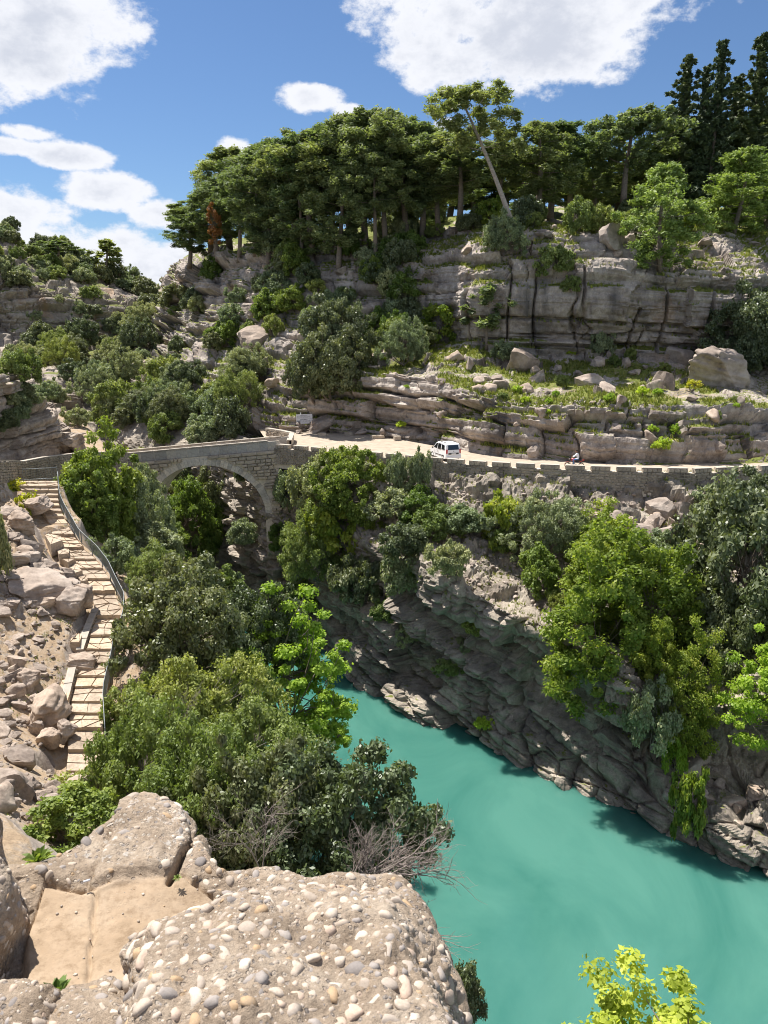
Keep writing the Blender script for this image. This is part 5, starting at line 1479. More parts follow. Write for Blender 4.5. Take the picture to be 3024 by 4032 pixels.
# singled out
big = dict(lib=BR, name='boulder')
rock_px(2852,1552,235,165,'great angular pale boulder resting on the terrace at the foot of the big cliff', Y=92.5, rot=(.25,.15,.5), sink=.12, **big)
rock_px(1262,1706,118,62,'leaning striped slab boulder beside the white sign board', Y=101, rot=(0,-.35,.3), sink=.15, **big)
rock_px(1175,1706,36,16,'small rounded pale stone at the foot of the sign post', Y=100)
rock_px(1330,1700,40,34,'pale jagged rock right of the slab boulder by the sign', Y=101)
rock_px(1420,1714,56,22,'low flat rock at the edge of the parking bay', Y=98.5)
rock_px(655,2262,120,75,'pinkish white boulder on the ledge above the gorge, left of the arch', Y=61.5, rot=(.1,.1,.2), **big)
rock_px(790,2270,170,50,'flat pinkish rock ledge slab above the layered cliff foot', Y=68)
LB = [(250,2830,190,120,34,'large rounded grey boulder beside the lower stairs',36.6,-160),(165,2380,260,120,0,'long cracked grey boulder lying across the slope left of the stair bend',46,0),
      (290,2420,140,120,0,'split grey boulder under the long cracked one, next to the stair wall',45.6,0),(60,2420,190,80,0,'tilted grey slab at the left edge above the dusty slope',45.5,0),
      (95,2095,130,90,0,'reddish grey angular boulder below the yellow flowers',53,0),(150,2010,110,60,0,'smooth brown slab rock wedged against the top steps',58,0),
      (30,2060,120,80,0,'pale rock at the left edge near the top of the stairs',55,0),(235,2290,120,60,0,'dark grey rock piled left of the stairs',50,0),(180,2270,120,70,0,'grey rock in the pile above the long cracked boulder',49.5,0),
      (330,2370,110,80,0,'grey brown boulder pressed against the stairs at their bend',46.6,0),(265,2330,110,50,0,'flat grey rock on top of the pile beside the bend of the stairs',48,0),
      (330,2640,120,70,0,'rounded pinkish boulder against the stairs between the two kerb walls',41,0),(180,2560,90,50,0,'pale dusty rock on the slope below the sandy slab strip',43,0),
      (110,2710,100,90,0,'dark lipped stacked rock on the dusty slope',38.5,0),(60,2600,100,90,0,'slanting pinkish rock at the left on the dusty slope',41,0),
      (60,2690,110,60,0,'low grey rock on the dusty slope near the left edge',38.6,0),(150,2460,90,60,0,'pale block at the top of the dusty slope',44.6,0),
      (200,2930,90,70,0,'grey rock below the large rounded boulder',34.6,0),(260,2900,80,70,0,'small grey rock beside the last visible step',35.2,0),(150,2880,60,50,0,'round rock left of the last visible step',35.4,0)]
for x, y, w_, h_, _, lb, Yb, __ in LB:
    if x == 250: x, y = 180, 2840
    rock_px(x, y, w_, h_, lb, Y=Yb, lib=BR, name='boulder', depth=.9)
# scattered rocks, each its own object
def scatter_rocks(n, xr, yr, wr, label, group, ymin=0, zcond=.2, asp=(.5,.8), rot=None):
    m = 0; t = 0
    while m < n and t < n*8:
        t += 1
        x, y = RR.uniform(*xr), RR.uniform(*yr); h, nn_ = drop(x, y)
        if h is None or h.y < ymin or nn_.z < zcond: continue
        if abs(h.z-21) < .3 and -14 < h.x < 50 and h.y < 100: continue
        q = min((math.hypot(h.x-c.x, h.y-c.y) for c in PC), default=9)
        if q < 2.6 and h.y < 64: continue
        if min(math.hypot(h.x-c.x+1.5, h.y-c.y-2) for c in LRP) < 3.2: continue
        if min(math.hypot(h.x-c.x, h.y-c.y) for c in WALL) < 1.2: continue
        w_ = RR.uniform(*wr)*(1+RR.random()**4)
        rock_px(x, y, w_, w_*RR.uniform(*asp), label, group=group, sink=.38, depth=RR.uniform(.6,1), lib=None); m += 1; SCAT.append((bpy.context.scene.collection.objects[-1], x, y, 'larger' if w_ > (wr[0]+wr[1])/2 else 'smaller'))
scatter_rocks(80, (0,330), (2020,3000), (16,60), 'loose pale rock on the dusty slope left of the stairs', 'rocks left of the stairs', 25, .3, (.35,.6))
scatter_rocks(34, (0,300), (2150,2420), (50,105), 'angular grey rock of the heap left of the upper stairs', 'rock heap by the upper stairs', 40, .2, (.28,.5))
scatter_rocks(70, (2180,2830), (1975,2290), (26,80), 'loose grey boulder in the rubble below the road wall', 'rubble below the road wall', 55, .1)
scatter_rocks(26, (0,330), (2960,3330), (30,120), 'rough grey rock on the slope below the stairs', 'rocks below the stairs', 12, .2)
scatter_rocks(36, (1700,2720), (1400,1560), (26,80), 'pale rock on the grassy terrace under the big cliff', 'rocks on the grassy terrace', 80, .3)
scatter_rocks(16, (1450,2950), (1540,1800), (20,60), 'small rock on a ledge of the terraced wall above the road', 'rocks on the ledges above the road', 70, .4)
scatter_rocks(22, (1500,3024), (880,1010), (30,90), 'weathered rock along the lip of the plateau', 'rocks on the plateau lip', 90, .3, (.3,.55))
scatter_rocks(28, (600,1500), (1000,1650), (28,80), 'pale rock showing between the bushes of the middle slope', 'rocks on the middle slope', 90, .2, (.4,.8))
scatter_rocks(20, (2650,3024), (2960,3250), (30,90), 'pale rock on the low ledge by the water', 'rocks on the low ledge', 35, .1)
scatter_rocks(14, (340,900), (2200,2560), (26,70), 'pale rock on the ledge left of the gorge', 'rocks on the left ledge', 40, .2)
# pebbly rubble too small to pick apart
def rubble(name, P_, mask, n, smin, smax, seed):
    rs = np.random.RandomState(seed); idx = np.where(mask)[0]
    sh = [rock_shape(600+k, 1, 6, .15)[0] for k in range(6)]; Fc = rock_shape(600, 1, 6, .15)[1]
    V = []; T = []; b = 0
    for k in range(n):
        p = P_[idx[rs.randint(len(idx))]]+rs.normal(size=3)*np.array([.15,.15,0]); s = smin+(smax-smin)*rs.rand()**3
        a = rs.rand()*6.28; R_ = np.array([[math.cos(a),-math.sin(a),0],[math.sin(a),math.cos(a),0],[0,0,1]])
        v = (sh[k % 6]*np.array([s, s*.8, s*.6]))@R_.T+p+np.array([0,0,s*.1]); V.append(v); T.append(Fc+b); b += len(v)
    me = np_mesh(name, np.concatenate(V), tris=np.concatenate(T), mats=[M['boulder']], smooth=False); o = link(name, me); tag(o, kind='stuff')
near_path = np.min(np.stack([np.hypot(bp_[:,0]-c.x, bp_[:,1]-c.y) for c in PC]), 0)
rubble('rubble', bp_, (bn_[:,2] > .5) & (near_path > 1.5) & (near_path < 11) & (bp_[:,1] > 14) & (bp_[:,1] < 60) & (bp_[:,0] < -8), 4200, .06, .38, 3)
rubble('rubble', gp, (gn[:,2] > .45) & (gp[:,2] > 12) & (gp[:,2] < 19.5) & (gp[:,0] > 6) & (gp[:,1] < 76), 1500, .15, .6, 4)
# squared marker blocks on the parking bay
CB = [(1268,1714,30,13,'whitish squared stone block in front of the slab boulder'),(1371,1712,30,14,'squared grey stone block at the back of the parking bay'),(1564,1730,26,16,'squared grey stone block nearer the van, at the foot of the cliff'),(1485,1722,50,12,'flat stone slab lying at the foot of the cliff behind the parking bay')]
for x, y, w_, h_, lb in CB:
    q = PZ(x, y+4, 21.0); s = (q-EYE).length/FPX
    o = link('stone_block', ST_TIDY[RR.randrange(6)], None, q+Vector((0,0,h_*s*.5)), (0,0,.3), (w_*s, w_*s*.7, h_*s*1.15)); tag(o, lb, 'stone block')

# ------------------------------------------------------------------ sign board
def text_mesh(body, size, material, name, parent, mw):
    cu = bpy.data.curves.new(name, 'FONT'); cu.body = body; cu.size = size; cu.align_x = 'CENTER'; cu.align_y = 'CENTER'; cu.extrude = .002; cu.resolution_u = 2
    cu.space_line = .95
    o = bpy.data.objects.new(name, cu); COL.objects.link(o)
    dg = bpy.context.evaluated_depsgraph_get(); me = bpy.data.meshes.new_from_object(o.evaluated_get(dg)); bpy.data.objects.remove(o)
    me.materials.clear(); me.materials.append(material)
    t = link(name, me, parent); t.matrix_local = mw; return t
M['white'] = simple('sign_white', (.62,.64,.68), .5)
M['dark'] = simple('sign_print', (.06,.07,.10), .6)
M['galv'] = simple('sign_post_metal', (.42,.44,.45), .45, .7)
sb = PZ(1186,1700,21.0)
sign = empty('information_sign', sb, .05); tag(sign, 'white information board with dark printed lines on a thin metal post', 'sign')
mb = MB(); mb.tube([(0,0,-.2),(0,0,2.5)], .045, 8); mb.build('post', M['galv'], sign, smooth=True)
mb = MB(); vs = []
ol = [(-.60,0),(1.26,.05),(1.52,.42),(1.50,1.30),(-.62,1.22)]
ol = [(x, z+1.05) for x, z in ol]
n_ = len(ol); mb.add([(x, -.06, z) for x, z in ol]+[(x, -.10, z) for x, z in ol], [tuple(range(n_))[::-1], tuple(range(n_, 2*n_))]+[(i, (i+1)%n_, n_+(i+1)%n_, n_+i) for i in range(n_)])
mb.build('board', M['white'], sign)
mb = MB(); mb.box((.44,-.104,1.05+.66), (2.0,.004,.02)); mb.build('divider', M['dark'], sign)
f_ = Matrix.Rotation(math.pi/2, 4, 'X')
# the lettering on the board cannot be read in the photograph: short dark strokes of print, line by line
def print_lines(y0, title, rows):
    mb = MB(); rr = random.Random(int(y0*100))
    x = -.12 if title else -.45
    def line(z, x0, x1, h):
        x = x0
        while x < x1:
            w_ = rr.uniform(.05,.18); mb.box(((x+min(x+w_, x1))/2, -.103, z), (min(w_, x1-x), .004, h)); x += w_+.035
    line(y0, -.05, .85, .075)
    for k in range(rows): line(y0-.13-k*.105, -.48, 1.22-(.25 if k == rows-1 else 0), .035)
    return mb.build('printed_text', M['dark'], sign)
print_lines(1.05+1.13, True, 3); print_lines(1.05+.56, True, 3)

# ------------------------------------------------------------------ van
M['vanpaint'] = simple('white_paint', (.80,.80,.80), .25, spec=.6)
M['glass'] = simple('dark_glass', (.012,.014,.016), .06, spec=.9)
M['black'] = simple('black_plastic', (.02,.02,.022), .5)
M['tyre'] = simple('tyre_rubber', (.02,.02,.02), .85)
M['rim'] = simple('wheel_rim', (.45,.46,.48), .35, .8)
M['redlamp'] = simple('red_lamp', (.45,.01,.01), .25)
M['plate'] = simple('number_plate', (.75,.76,.74), .5)
vb = PZ(1752,1806,21.0); vb.z = 21.02
van = empty('van', vb, R(111)); van.location = vb
tag(van, 'small white passenger van with dark windows and red tail lights on the dusty road', 'van')
# body: x forward, profile swept across the width
prof = [(-1.95,.30),(-2.0,.55),(-1.99,.95),(-1.93,1.35),(-1.84,1.70),(-1.68,1.80),(-.6,1.845),(.25,1.79),(.55,1.68),(1.12,1.12),(1.30,1.04),(1.80,.93),(1.96,.72),(1.98,.40),(1.90,.25),(1.5,.22),(-1.5,.22)]
mb = MB(); n_ = len(prof)
secs = [(-.86,.92),(-.80,1.0),(-.5,1.0),(.5,1.0),(.80,1.0),(.86,.92)]
vs = []
for (yy, kk) in secs:
    for (x, z) in prof:
        inset = .14*max(0, (z-.95)/.9)**1.3 if abs(yy) > .55 else 0
        y2 = yy-math.copysign(inset, yy)
        vs.append((x*(.985 if abs(yy) > .82 else 1), y2, .25+(z-.25)*(1 if abs(yy) < .83 else .975)))
fs = []
for s_ in range(len(secs)-1):
    for i in range(n_): fs.append((s_*n_+i, s_*n_+(i+1)%n_, (s_+1)*n_+(i+1)%n_, (s_+1)*n_+i))
fs.append(tuple(range(n_))[::-1]); fs.append(tuple((len(secs)-1)*n_+i for i in range(n_)))
mb.add(vs, fs); body = mb.build('body', M['vanpaint'], van, smooth=False, bevel=.03)
def side_y(z): return .86-.14*max(0, (z-.95)/.9)**1.3
for sy in (1, -1):
    for (pts) in ([(.98,1.13),(.42,1.62),(.12,1.66),(.12,1.10)], [(.02,1.10),(.02,1.67),(-.72,1.68),(-.72,1.10)], [(-.86,1.14),(-.86,1.66),(-1.50,1.60),(-1.62,1.16)]):
        mb = MB(); o_ = [(x, sy*(side_y(z)+.004), z) for x, z in pts]; i_ = [(x, sy*(side_y(z)-.03), z) for x, z in pts]
        mb.add(o_+i_, [(0,1,2,3) if sy < 0 else (3,2,1,0)]+[(k, (k+1)%4, 4+(k+1)%4, 4+k) for k in range(4)]); mb.build('window', M['glass'], van)
    for x in (-.02, .14): 
        mb = MB(); mb.box((x-.03, sy*.875, .93), (.16,.03,.035)); mb.build('door_handle', M['black'], van)
    mb = MB(); mb.box((-.4, sy*.868, .55), (2.2,.02,.07)); mb.build('side_moulding', M['black'], van)
    mb = MB(); mb.box((.95, sy*1.0, 1.12), (.10,.20,.15)); mb.build('mirror', M['black'], van, bevel=.03)
    mb = MB(); mb.box((-1.975, sy*.74, 1.02), (.06,.16,.42)); mb.build('tail_light', M['redlamp'], van, bevel=.02)
    mb = MB(); mb.box((1.86, sy*.62, .80), (.16,.32,.18)); mb.build('headlight', M['plate'], van, bevel=.03)
    mb = MB(); mb.box((-.6, sy*.58, 1.86), (1.7,.04,.04)); mb.build('roof_rail', M['black'], van)
    for x in (-1.28, 1.28):
        mb = MB(); prf = [(-.10,.20),(-.10,.29),(-.07,.325),(.07,.325),(.10,.29),(.10,.20)]
        mb.lathe(prf, (x, sy*.76, .325), 'y', 24); tyre = mb.build('tyre', M['tyre'], None, smooth=True)
        wheel = empty('wheel', (0,0,0)); wheel.parent = van; tyre.parent = wheel
        mb = MB(); mb.lathe([(sy*.085,.001),(sy*.095,.06),(sy*.06,.10),(sy*.075,.20),(-sy*.08,.205)], (x, sy*.76, .325), 'y', 20); mb.build('rim', M['rim'], wheel, smooth=True)
mb = MB(); pts = [(-1.955,-.62,1.18),(-1.955,.62,1.18),(-1.865,.54,1.66),(-1.865,-.54,1.66)]
mb.add([(x-.012, y, z) for x, y, z in pts]+[(x+.05, y, z) for x, y, z in pts], [(3,2,1,0)]+[(k, (k+1)%4, 4+(k+1)%4, 4+k) for k in range(4)]); mb.build('rear_window', M['glass'], van)
mb = MB(); mb.box((-2.005, 0, .80), (.05,1.15,.16)); mb.build('rear_trim', M['black'], van, bevel=.02)
mb = MB(); mb.box((-2.035, 0, .78), (.012,.50,.11)); mb.build('number_plate', M['plate'], van)
mb = MB(); mb.box((-2.02, 0, .42), (.12,1.66,.26)); mb.build('rear_bumper', M['vanpaint'], van, bevel=.04)
mb = MB(); mb.lathe([(-.012,.0),(-.012,.05),(.0,.06)], (-2.0, 0, 1.03), 'x', 14); mb.build('emblem', M['rim'], van)
mb = MB(); mb.add([(1.08,-.66,1.17),(1.08,.66,1.17),(.57,.60,1.645),(.57,-.60,1.645)], [(0,1,2,3)]); wsd = mb.build('windscreen', M['glass'], van); wsd.location = (.02,0,.012)

# ------------------------------------------------------------------ motorcycle and rider, heading left
M['redpaint'] = simple('red_paint', (.36,.02,.015), .3, spec=.6)
M['chrome'] = simple('chrome', (.55,.55,.56), .2, .9)
M['skin'] = simple('skin', (.32,.17,.10), .6)
M['hair'] = simple('dark_hair', (.015,.012,.01), .7)
M['shirt'] = simple('white_shirt', (.78,.79,.82), .85)
M['jeans'] = simple('blue_jeans', (.10,.18,.36), .9)
M['shoe'] = simple('dark_shoe', (.05,.04,.035), .7)
mq = PZ(2262,1846,21.0)
mp_ = Vector((mq.x, mq.y, 21.02))
bike = empty('motorcycle', mp_, R(180-16)); tag(bike, 'red motorcycle with black front fork riding left along the wall', 'motorcycle')
def wheel_at(x, r=.30):
    w_ = empty('wheel', (x, 0, r)); w_.parent = bike
    mb = MB(); mb.lathe([(-.045,r-.07),(-.05,r-.03),(0,r),(.05,r-.03),(.045,r-.07)], (0,0,0), 'y', 26); mb.build('tyre', M['tyre'], w_, smooth=True)
    mb = MB(); mb.lathe([(-.03,r-.075),(.03,r-.075)], (0,0,0), 'y', 26)
    for k in range(10):
        a = k*math.pi/5; mb.tube([(0,0,0), ((r-.075)*math.cos(a), 0, (r-.075)*math.sin(a))], .008, 4)
    mb.lathe([(-.05,.0),(-.05,.05),(.05,.05),(.05,.0)], (0,0,0), 'y', 12); mb.build('rim', M['chrome'], w_, smooth=True)
wheel_at(.66); wheel_at(-.62)
mb = MB(); mb.tube([(.66,-.07,.30),(.42,-.09,.98)], .028, 7); mb.tube([(.66,.07,.30),(.42,.09,.98)], .028, 7); mb.build('fork', M['black'], bike, smooth=True)
mb = MB(); mb.tube([(.40,0,.92),(.20,0,.62),(.05,0,.35),(-.25,0,.32),(-.62,0,.30)], .035, 7); mb.tube([(.38,0,.88),(-.1,0,.76),(-.5,0,.74),(-.62,0,.32)], .03, 7); mb.build('frame', M['black'], bike, smooth=True)
mb = MB(); mb.lathe([(-.14,.02),(-.14,.12),(-.08,.15),(.08,.15),(.14,.12),(.14,.02)], (.10,0,.44), 'y', 12); mb.box((.02,0,.34), (.40,.22,.18)); mb.build('engine', M['chrome'], bike, bevel=.01)
mb = MB(); prof = [(.0,.02),(.05,.13),(.2,.17),(.36,.15),(.47,.05),(.48,.0)]; mb.lathe([(x-.05, r) for x, r in prof], (0,0,.86), 'x', 12); mb.build('tank', M['redpaint'], bike, smooth=True)
mb = MB(); mb.box((-.36,0,.84), (.72,.24,.09)); mb.build('saddle', M['black'], bike, bevel=.035)
mb = MB(); mb.box((-.62,0,.80), (.40,.20,.12), Matrix.Rotation(.35, 3, 'Y')); mb.build('tail_cowl', M['redpaint'], bike, bevel=.03)
mb = MB(); mb.box((-.84,0,.86), (.06,.14,.08)); mb.build('tail_light', M['redlamp'], bike, bevel=.01)
mb = MB()
for k in range(7):
    a = R(20+k*22); mb.box((.66+.345*math.cos(a), 0, .30+.345*math.sin(a)), (.15,.13,.018), Matrix.Rotation(-(a-math.pi/2), 3, 'Y'))
mb.build('front_mudguard', M['redpaint'], bike)
mb = MB(); mb.tube([(.30,-.36,1.10),(.38,-.2,1.10),(.43,0,1.05),(.38,.2,1.10),(.30,.36,1.10)], .014, 6); mb.build('handlebar', M['black'], bike, smooth=True)
mb = MB(); mb.lathe([(-.08,.02),(-.06,.09),(.04,.10),(.06,.0)], (.52,0,.96), 'x', 14); mb.build('headlight', M['chrome'], bike, smooth=True)
mb = MB(); mb.box((.50,0,1.10), (.10,.28,.20), Matrix.Rotation(-.4, 3, 'Y')); mb.build('fairing', M['black'], bike, bevel=.03)
mb = MB(); mb.tube([(.12,-.13,.30),(-.2,-.16,.26),(-.75,-.17,.36)], .035, 8); mb.build('exhaust', M['chrome'], bike, smooth=True)
# rider: one skinned body in the riding pose
rider = empty('person', mp_, R(180-16)); tag(rider, 'dark haired person in a white shirt and blue jeans riding the red motorcycle', 'person')
def skin_body(name, verts, edges, radii, material, parent, root=0, sub=2):
    me = bpy.data.meshes.new(name); me.from_pydata(verts, edges, []); me.materials.append(material)
    o = link(name, me, parent)
    sk = o.modifiers.new('skin', 'SKIN'); sk.use_smooth_shade = True
    for i, r in enumerate(radii):
        d = me.skin_vertices[0].data[i]; d.radius = (r, r) if not isinstance(r, tuple) else r
        d.use_root = (i == root)
    sd = o.modifiers.new('sub', 'SUBSURF'); sd.levels = sub; sd.render_levels = sub
    dg = bpy.context.evaluated_depsgraph_get(); m2 = bpy.data.meshes.new_from_object(o.evaluated_get(dg))
    o.modifiers.clear(); o.data = m2; return o
V_ = [(-.28,0,.98),(-.26,0,1.14),(-.22,0,1.34),(-.17,0,1.48),(-.14,0,1.56),(-.12,0,1.62),
      (-.16,.20,1.46),(.06,.27,1.22),(.28,.30,1.13),(-.16,-.20,1.46),(.06,-.27,1.22),(.28,-.30,1.13),
      (-.26,.11,.95),(.16,.20,.90),(.10,.20,.46),(.20,.20,.40),(-.26,-.11,.95),(.16,-.20,.90),(.10,-.20,.46),(.20,-.20,.40)]
E_ = [(0,1),(1,2),(2,3),(3,4),(4,5),(3,6),(6,7),(7,8),(3,9),(9,10),(10,11),(0,12),(12,13),(13,14),(14,15),(0,16),(16,17),(17,18),(18,19)]
R_ = [.15,.135,.155,.10,.055,.055,.07,.05,.035,.07,.05,.035,.10,.075,.052,.045,.10,.075,.052,.045]
bd = skin_body('body', V_, E_, R_, M['shirt'], rider)
bd.data.materials.append(M['jeans']); bd.data.materials.append(M['skin']); bd.data.materials.append(M['shoe'])
for p_ in bd.data.polygons:
    c = p_.center
    if c.z > 1.53: p_.material_index = 2
    elif c.x > .22 and c.z > 1.0: p_.material_index = 2
    elif c.z < .47: p_.material_index = 3
    elif c.z < 1.0 or (c.x > 0 and c.z < 1.02): p_.material_index = 1
# head with face
import bmesh as _bm
def blob(name, c, d, material, parent, sub=3, fn=None):
    b = _bm.new(); _bm.ops.create_icosphere(b, subdivisions=sub, radius=1)
    for v in b.verts:
        q = Vector((v.co.x*d[0], v.co.y*d[1], v.co.z*d[2]))
        if fn: q = fn(q)
        v.co = q+Vector(c)
    me = bpy.data.meshes.new(name); b.to_mesh(me); b.free(); me.materials.append(material); me.polygons.foreach_set('use_smooth', [True]*len(me.polygons)); return link(name, me, parent)
head = blob('head', (-.09,0,1.72), (.10,.078,.125), M['skin'], rider, 3, lambda q: Vector((q.x+(.02 if q.z < -.02 and q.x > 0 else 0), q.y*(1-.25*max(0,-q.z/.125)), q.z)))
blob('nose', (.015,0,1.705), (.022,.014,.024), M['skin'], head, 2)
for sy in (1,-1):
    blob('ear', (-.10,sy*.078,1.715), (.02,.012,.03), M['skin'], head, 2); blob('eye', (-.005,sy*.03,1.735), (.01,.013,.008), M['hair'], head, 2)
mb = MB(); mb.box((.002,0,1.665), (.01,.045,.008)); mb.build('mouth', M['redlamp'], head)
blob('hair', (-.105,0,1.755), (.108,.088,.105), M['hair'], rider, 3, lambda q: Vector((q.x, q.y, q.z if q.z > -.02 or q.x < 0 else q.z*.2)))
for sy in (1,-1):       # hands with curled fingers on the grips
    v = [(.27,sy*.30,1.135),(.315,sy*.305,1.135)]; e = [(0,1)]; r = [.030,.030]
    for k in range(4):
        yy = sy*(.275+.02*k); b = len(v); v += [(.335,yy,1.135),(.345,yy,1.10),(.32,yy,1.082)]; e += [(1,b),(b,b+1),(b+1,b+2)]; r += [.010,.009,.008]
    b = len(v); v += [(.29,sy*.262,1.12),(.315,sy*.258,1.095)]; e += [(0,b),(b,b+1)]; r += [.010,.009]
    skin_body('hand', v, e, r, M['skin'], rider, 0, 1)
for sy in (1,-1):
    mb = MB(); mb.box((.20,sy*.20,.37), (.27,.10,.09)); mb.build('shoe', M['shoe'], rider, bevel=.03)
# ------------------------------------------------------------------ the rock the photograph was taken from
def project(p):
    q = p-np.array(EYE); cp, sp = math.cos(R(PITCH)), math.sin(R(PITCH))
    dep = q[:,1]*cp-q[:,2]*sp; upv = q[:,1]*sp+q[:,2]*cp
    return 1512+FPX*q[:,0]/dep, 2016-FPX*upv/dep
SX = [-500,-250,-60,90,170,280,420,520,600,690,780,870,1000,1110,1230,1400,1560,1660,1790,1880,2000]
SYv = [3420,3420,3400,3385,3365,3300,3210,3150,3126,3180,3290,3388,3400,3425,3462,3452,3482,3610,3850,4060,4400]
sil = lambda x: float(np.interp(x, SX, SYv))
G1 = []
for x in SX:
    ys = sil(x); zt = float(np.interp(x, [-500,100,600,900,1400,1700,1900], [32.05,32.0,31.98,31.92,31.80,31.70,31.5]))
    pts = [PZ(x, y, z) for y, z in ((4700, zt-.02), (max(4200, ys+420), zt-.05), (max(3800, ys+300), zt-.05), (max(3620, ys+200), zt-.05), (max(3480, ys+110), zt-.02), (ys+45, zt+.01), (ys, zt))]
    t = pts[-1]; pts += [t+Vector((0,.06,-.10)), t+Vector((0,.16,-.7)), t+Vector((0,.5,-3.2))]
    G1.append(pts)
yt = lambda x: np.interp(x, [60,100,140,175,330,450,720,860,1000], [3900,3700,3590,3478,3500,3465,3435,3545,3700])
def slabmask(p):
    X, Y = project(p); return smooth01(Y-yt(X), -12, 26)*smooth01(X, 70, 120)*smooth01(-X, -900, -800)
CRK = [P(383,3440,1), P(372,3560,1), P(360,3680,1), P(352,3800,1)]
def disp_ledge(p, n, u, v):
    sm = slabmask(p); X, Y = project(p)
    d = .045*fbm(p*3.2, 4, 201)+.022*fbm(p*11, 4, 203)+.007*fbm(p*45, 3, 204)
    s2 = strata(p*5.0, 207, H=.62, W=2.4, A=.20, C=.10, wdt=.10)/5.0
    d = d+s2*1.1
    crack = np.exp(-((X-np.interp(Y, [3440,3560,3680,3800], [384,371,366,352])-6*np.sin(Y*.05))/7.0)**2)*smooth01(Y, 3430, 3470)
    slab = .012*fbm(p*2.5, 3, 210)+.003*fbm(p*22, 3, 211)-.028*crack
    edge = -.05*np.exp(-((Y-yt(X)+6)/14)**2)*(X > 90)*(X < 850)
    # deep crack in the ridge
    cx = np.interp(Y, [3280,3340,3400,3470], [775,720,700,668]); deep = -.10*np.exp(-((X-cx)/11)**2)*smooth01(Y, 3270, 3300)*smooth01(-Y, -3490, -3450)
    d = d*(1-sm)+slab*sm + edge*(1-sm)*.6 + deep
    return p+n*d[:,None]
G1n = build_sheet('rock_ledge', G1, 280, 220, disp_ledge, M['cong'], kind='structure')
lo, lp, ln = G1n
def setattr_(o, name, val):
    a = o.data.attributes.new(name, 'FLOAT', 'POINT'); a.data.foreach_set('value', np.asarray(val, dtype=np.float32))
X1, Y1 = project(lp)
setattr_(lo, 'slab', slabmask(lp)); setattr_(lo, 'lichen', smooth01(-Y1, -3450, -3380)*.6*smooth01(X1, 200, 350)*smooth01(-X1, -900, -700))
# main boulder
BX = [430,470,520,650,830,1000,1200,1400,1560,1700,1790,1850]
bY = [4032,3790,3695,3600,3538,3520,3515,3500,3530,3720,3880,4060]
G2 = []
for i, (x, yb) in enumerate(zip(BX, bY)):
    e = .28 if i == 0 else 0.10 if i == 1 else .04 if i == 2 else 0
    e += {len(BX)-1: .40, len(BX)-2: .12, len(BX)-3: .03}.get(i, 0)
    top_ = 32.30
    rows = [(max(4700, yb+600), top_), (max(4330, yb+420), top_+.03), (max(4032, yb+270), top_+.03), (max(3830, yb+150), top_), (yb+60, top_-.06), (yb, top_-.14)]
    pts = [PZ(x, y, z-e) for y, z in rows]; t = pts[-1]
    pts += [t+Vector((0,.05,-.16)), t+Vector((0,.10,-.5)), t+Vector((0,.3,-2.5))]
    G2.append(pts)
def disp_b(p, n, u, v):
    d1, d2, cv = worley(p*16, 221)
    d = .07*fbm(p*2.6, 4, 223)+.045*fbm(p*8, 4, 225)+.012*fbm(p*38, 3, 227)+.006*(.4-d1)*(cv > .3)
    return p+n*d[:,None]
bo, bpp, bnn = build_sheet('boulder', G2, 280, 220, disp_b, M['cong'], kind='thing')
del bo['kind']; tag(bo, 'big pebble-studded conglomerate boulder filling the bottom foreground', 'boulder', kind='thing')
setattr_(bo, 'lichen', np.full(len(bpp), .15))
# pebbles set in the rock
PBM = []
for i in range(7):
    V, Fc = rock_shape(700+i, 2, 5+i % 4, .16); V = V*2
    V = V/np.abs(V).max(0)*.5
    V1, F1 = rock_shape(700+i, 1, 4, .14); V1 = V1/np.abs(V1).max(0)*.5
    PBM.append((V1, F1, np_mesh('pebble', V, tris=Fc, mats=[M['pebble']], smooth=True)))
def pebbles(P_, N_, mask, parent, n_parts, n_small, smin, smax, seed, skew=2.2, proud=-.34, flatn=.70):
    rs = np.random.RandomState(seed); idx = np.where(mask)[0]; placed = np.zeros((0,4)); big_ = []; V_ = []; T_ = []; RN = []; b = 0; tries = 0; cnt = 0
    tot = n_parts+n_small
    sizes = np.sort(smin+(smax-smin)*rs.rand(tot)**skew)[::-1]
    for s in sizes:
        ok = False
        for _ in range(12):
            k = idx[rs.randint(len(idx))]; c = P_[k]
            if len(placed) == 0 or np.all(np.linalg.norm(placed[:,:3]-c, axis=1) > (placed[:,3]+s)*.46): ok = True; break
        if not ok: continue
        placed = np.vstack([placed, [*c, s]])
        n = Vector(N_[k]).normalized(); q = n.to_track_quat('Z', 'Y')@Quaternion((0,0,1), rs.rand()*6.28)
        dims = (s*(.8+.5*rs.rand()), s*(.65+.35*rs.rand()), s*flatn*(.8+.4*rs.rand()))
        mi = rs.randint(7); loc = Vector(c)+n*(dims[2]*(proud+.10*rs.rand()))
        if cnt < n_parts:
            o = link('pebble', PBM[mi][2], parent); o.matrix_local = Matrix.Translation(loc)@q.to_matrix().to_4x4()@Matrix.Diagonal((*dims, 1))
        else:
            m = np.array(q.to_matrix()); v = (PBM[mi][0][:]*np.array(dims))@m.T+np.array(loc); V_.append(v); T_.append(PBM[mi][1]+b); b += len(v); RN.append(np.full(len(v), rs.rand()))
        cnt += 1
    if V_:
        me = np_mesh('small_pebbles', np.concatenate(V_), tris=np.concatenate(T_), mats=[M['pebbles']], smooth=True, attrs={'rnd': np.concatenate(RN)}); o = link('small_pebbles', me, parent); tag(o, kind='stuff')
Xb, Yb_ = project(bpp)
vis = (Xb > 380) & (Xb < 1950) & (Yb_ < 4250) & (bnn[:,2] > -.1)
pebbles(bpp, bnn, vis, bo, 295, 3200, .007, .060, 5, skew=1.7, proud=-.34)
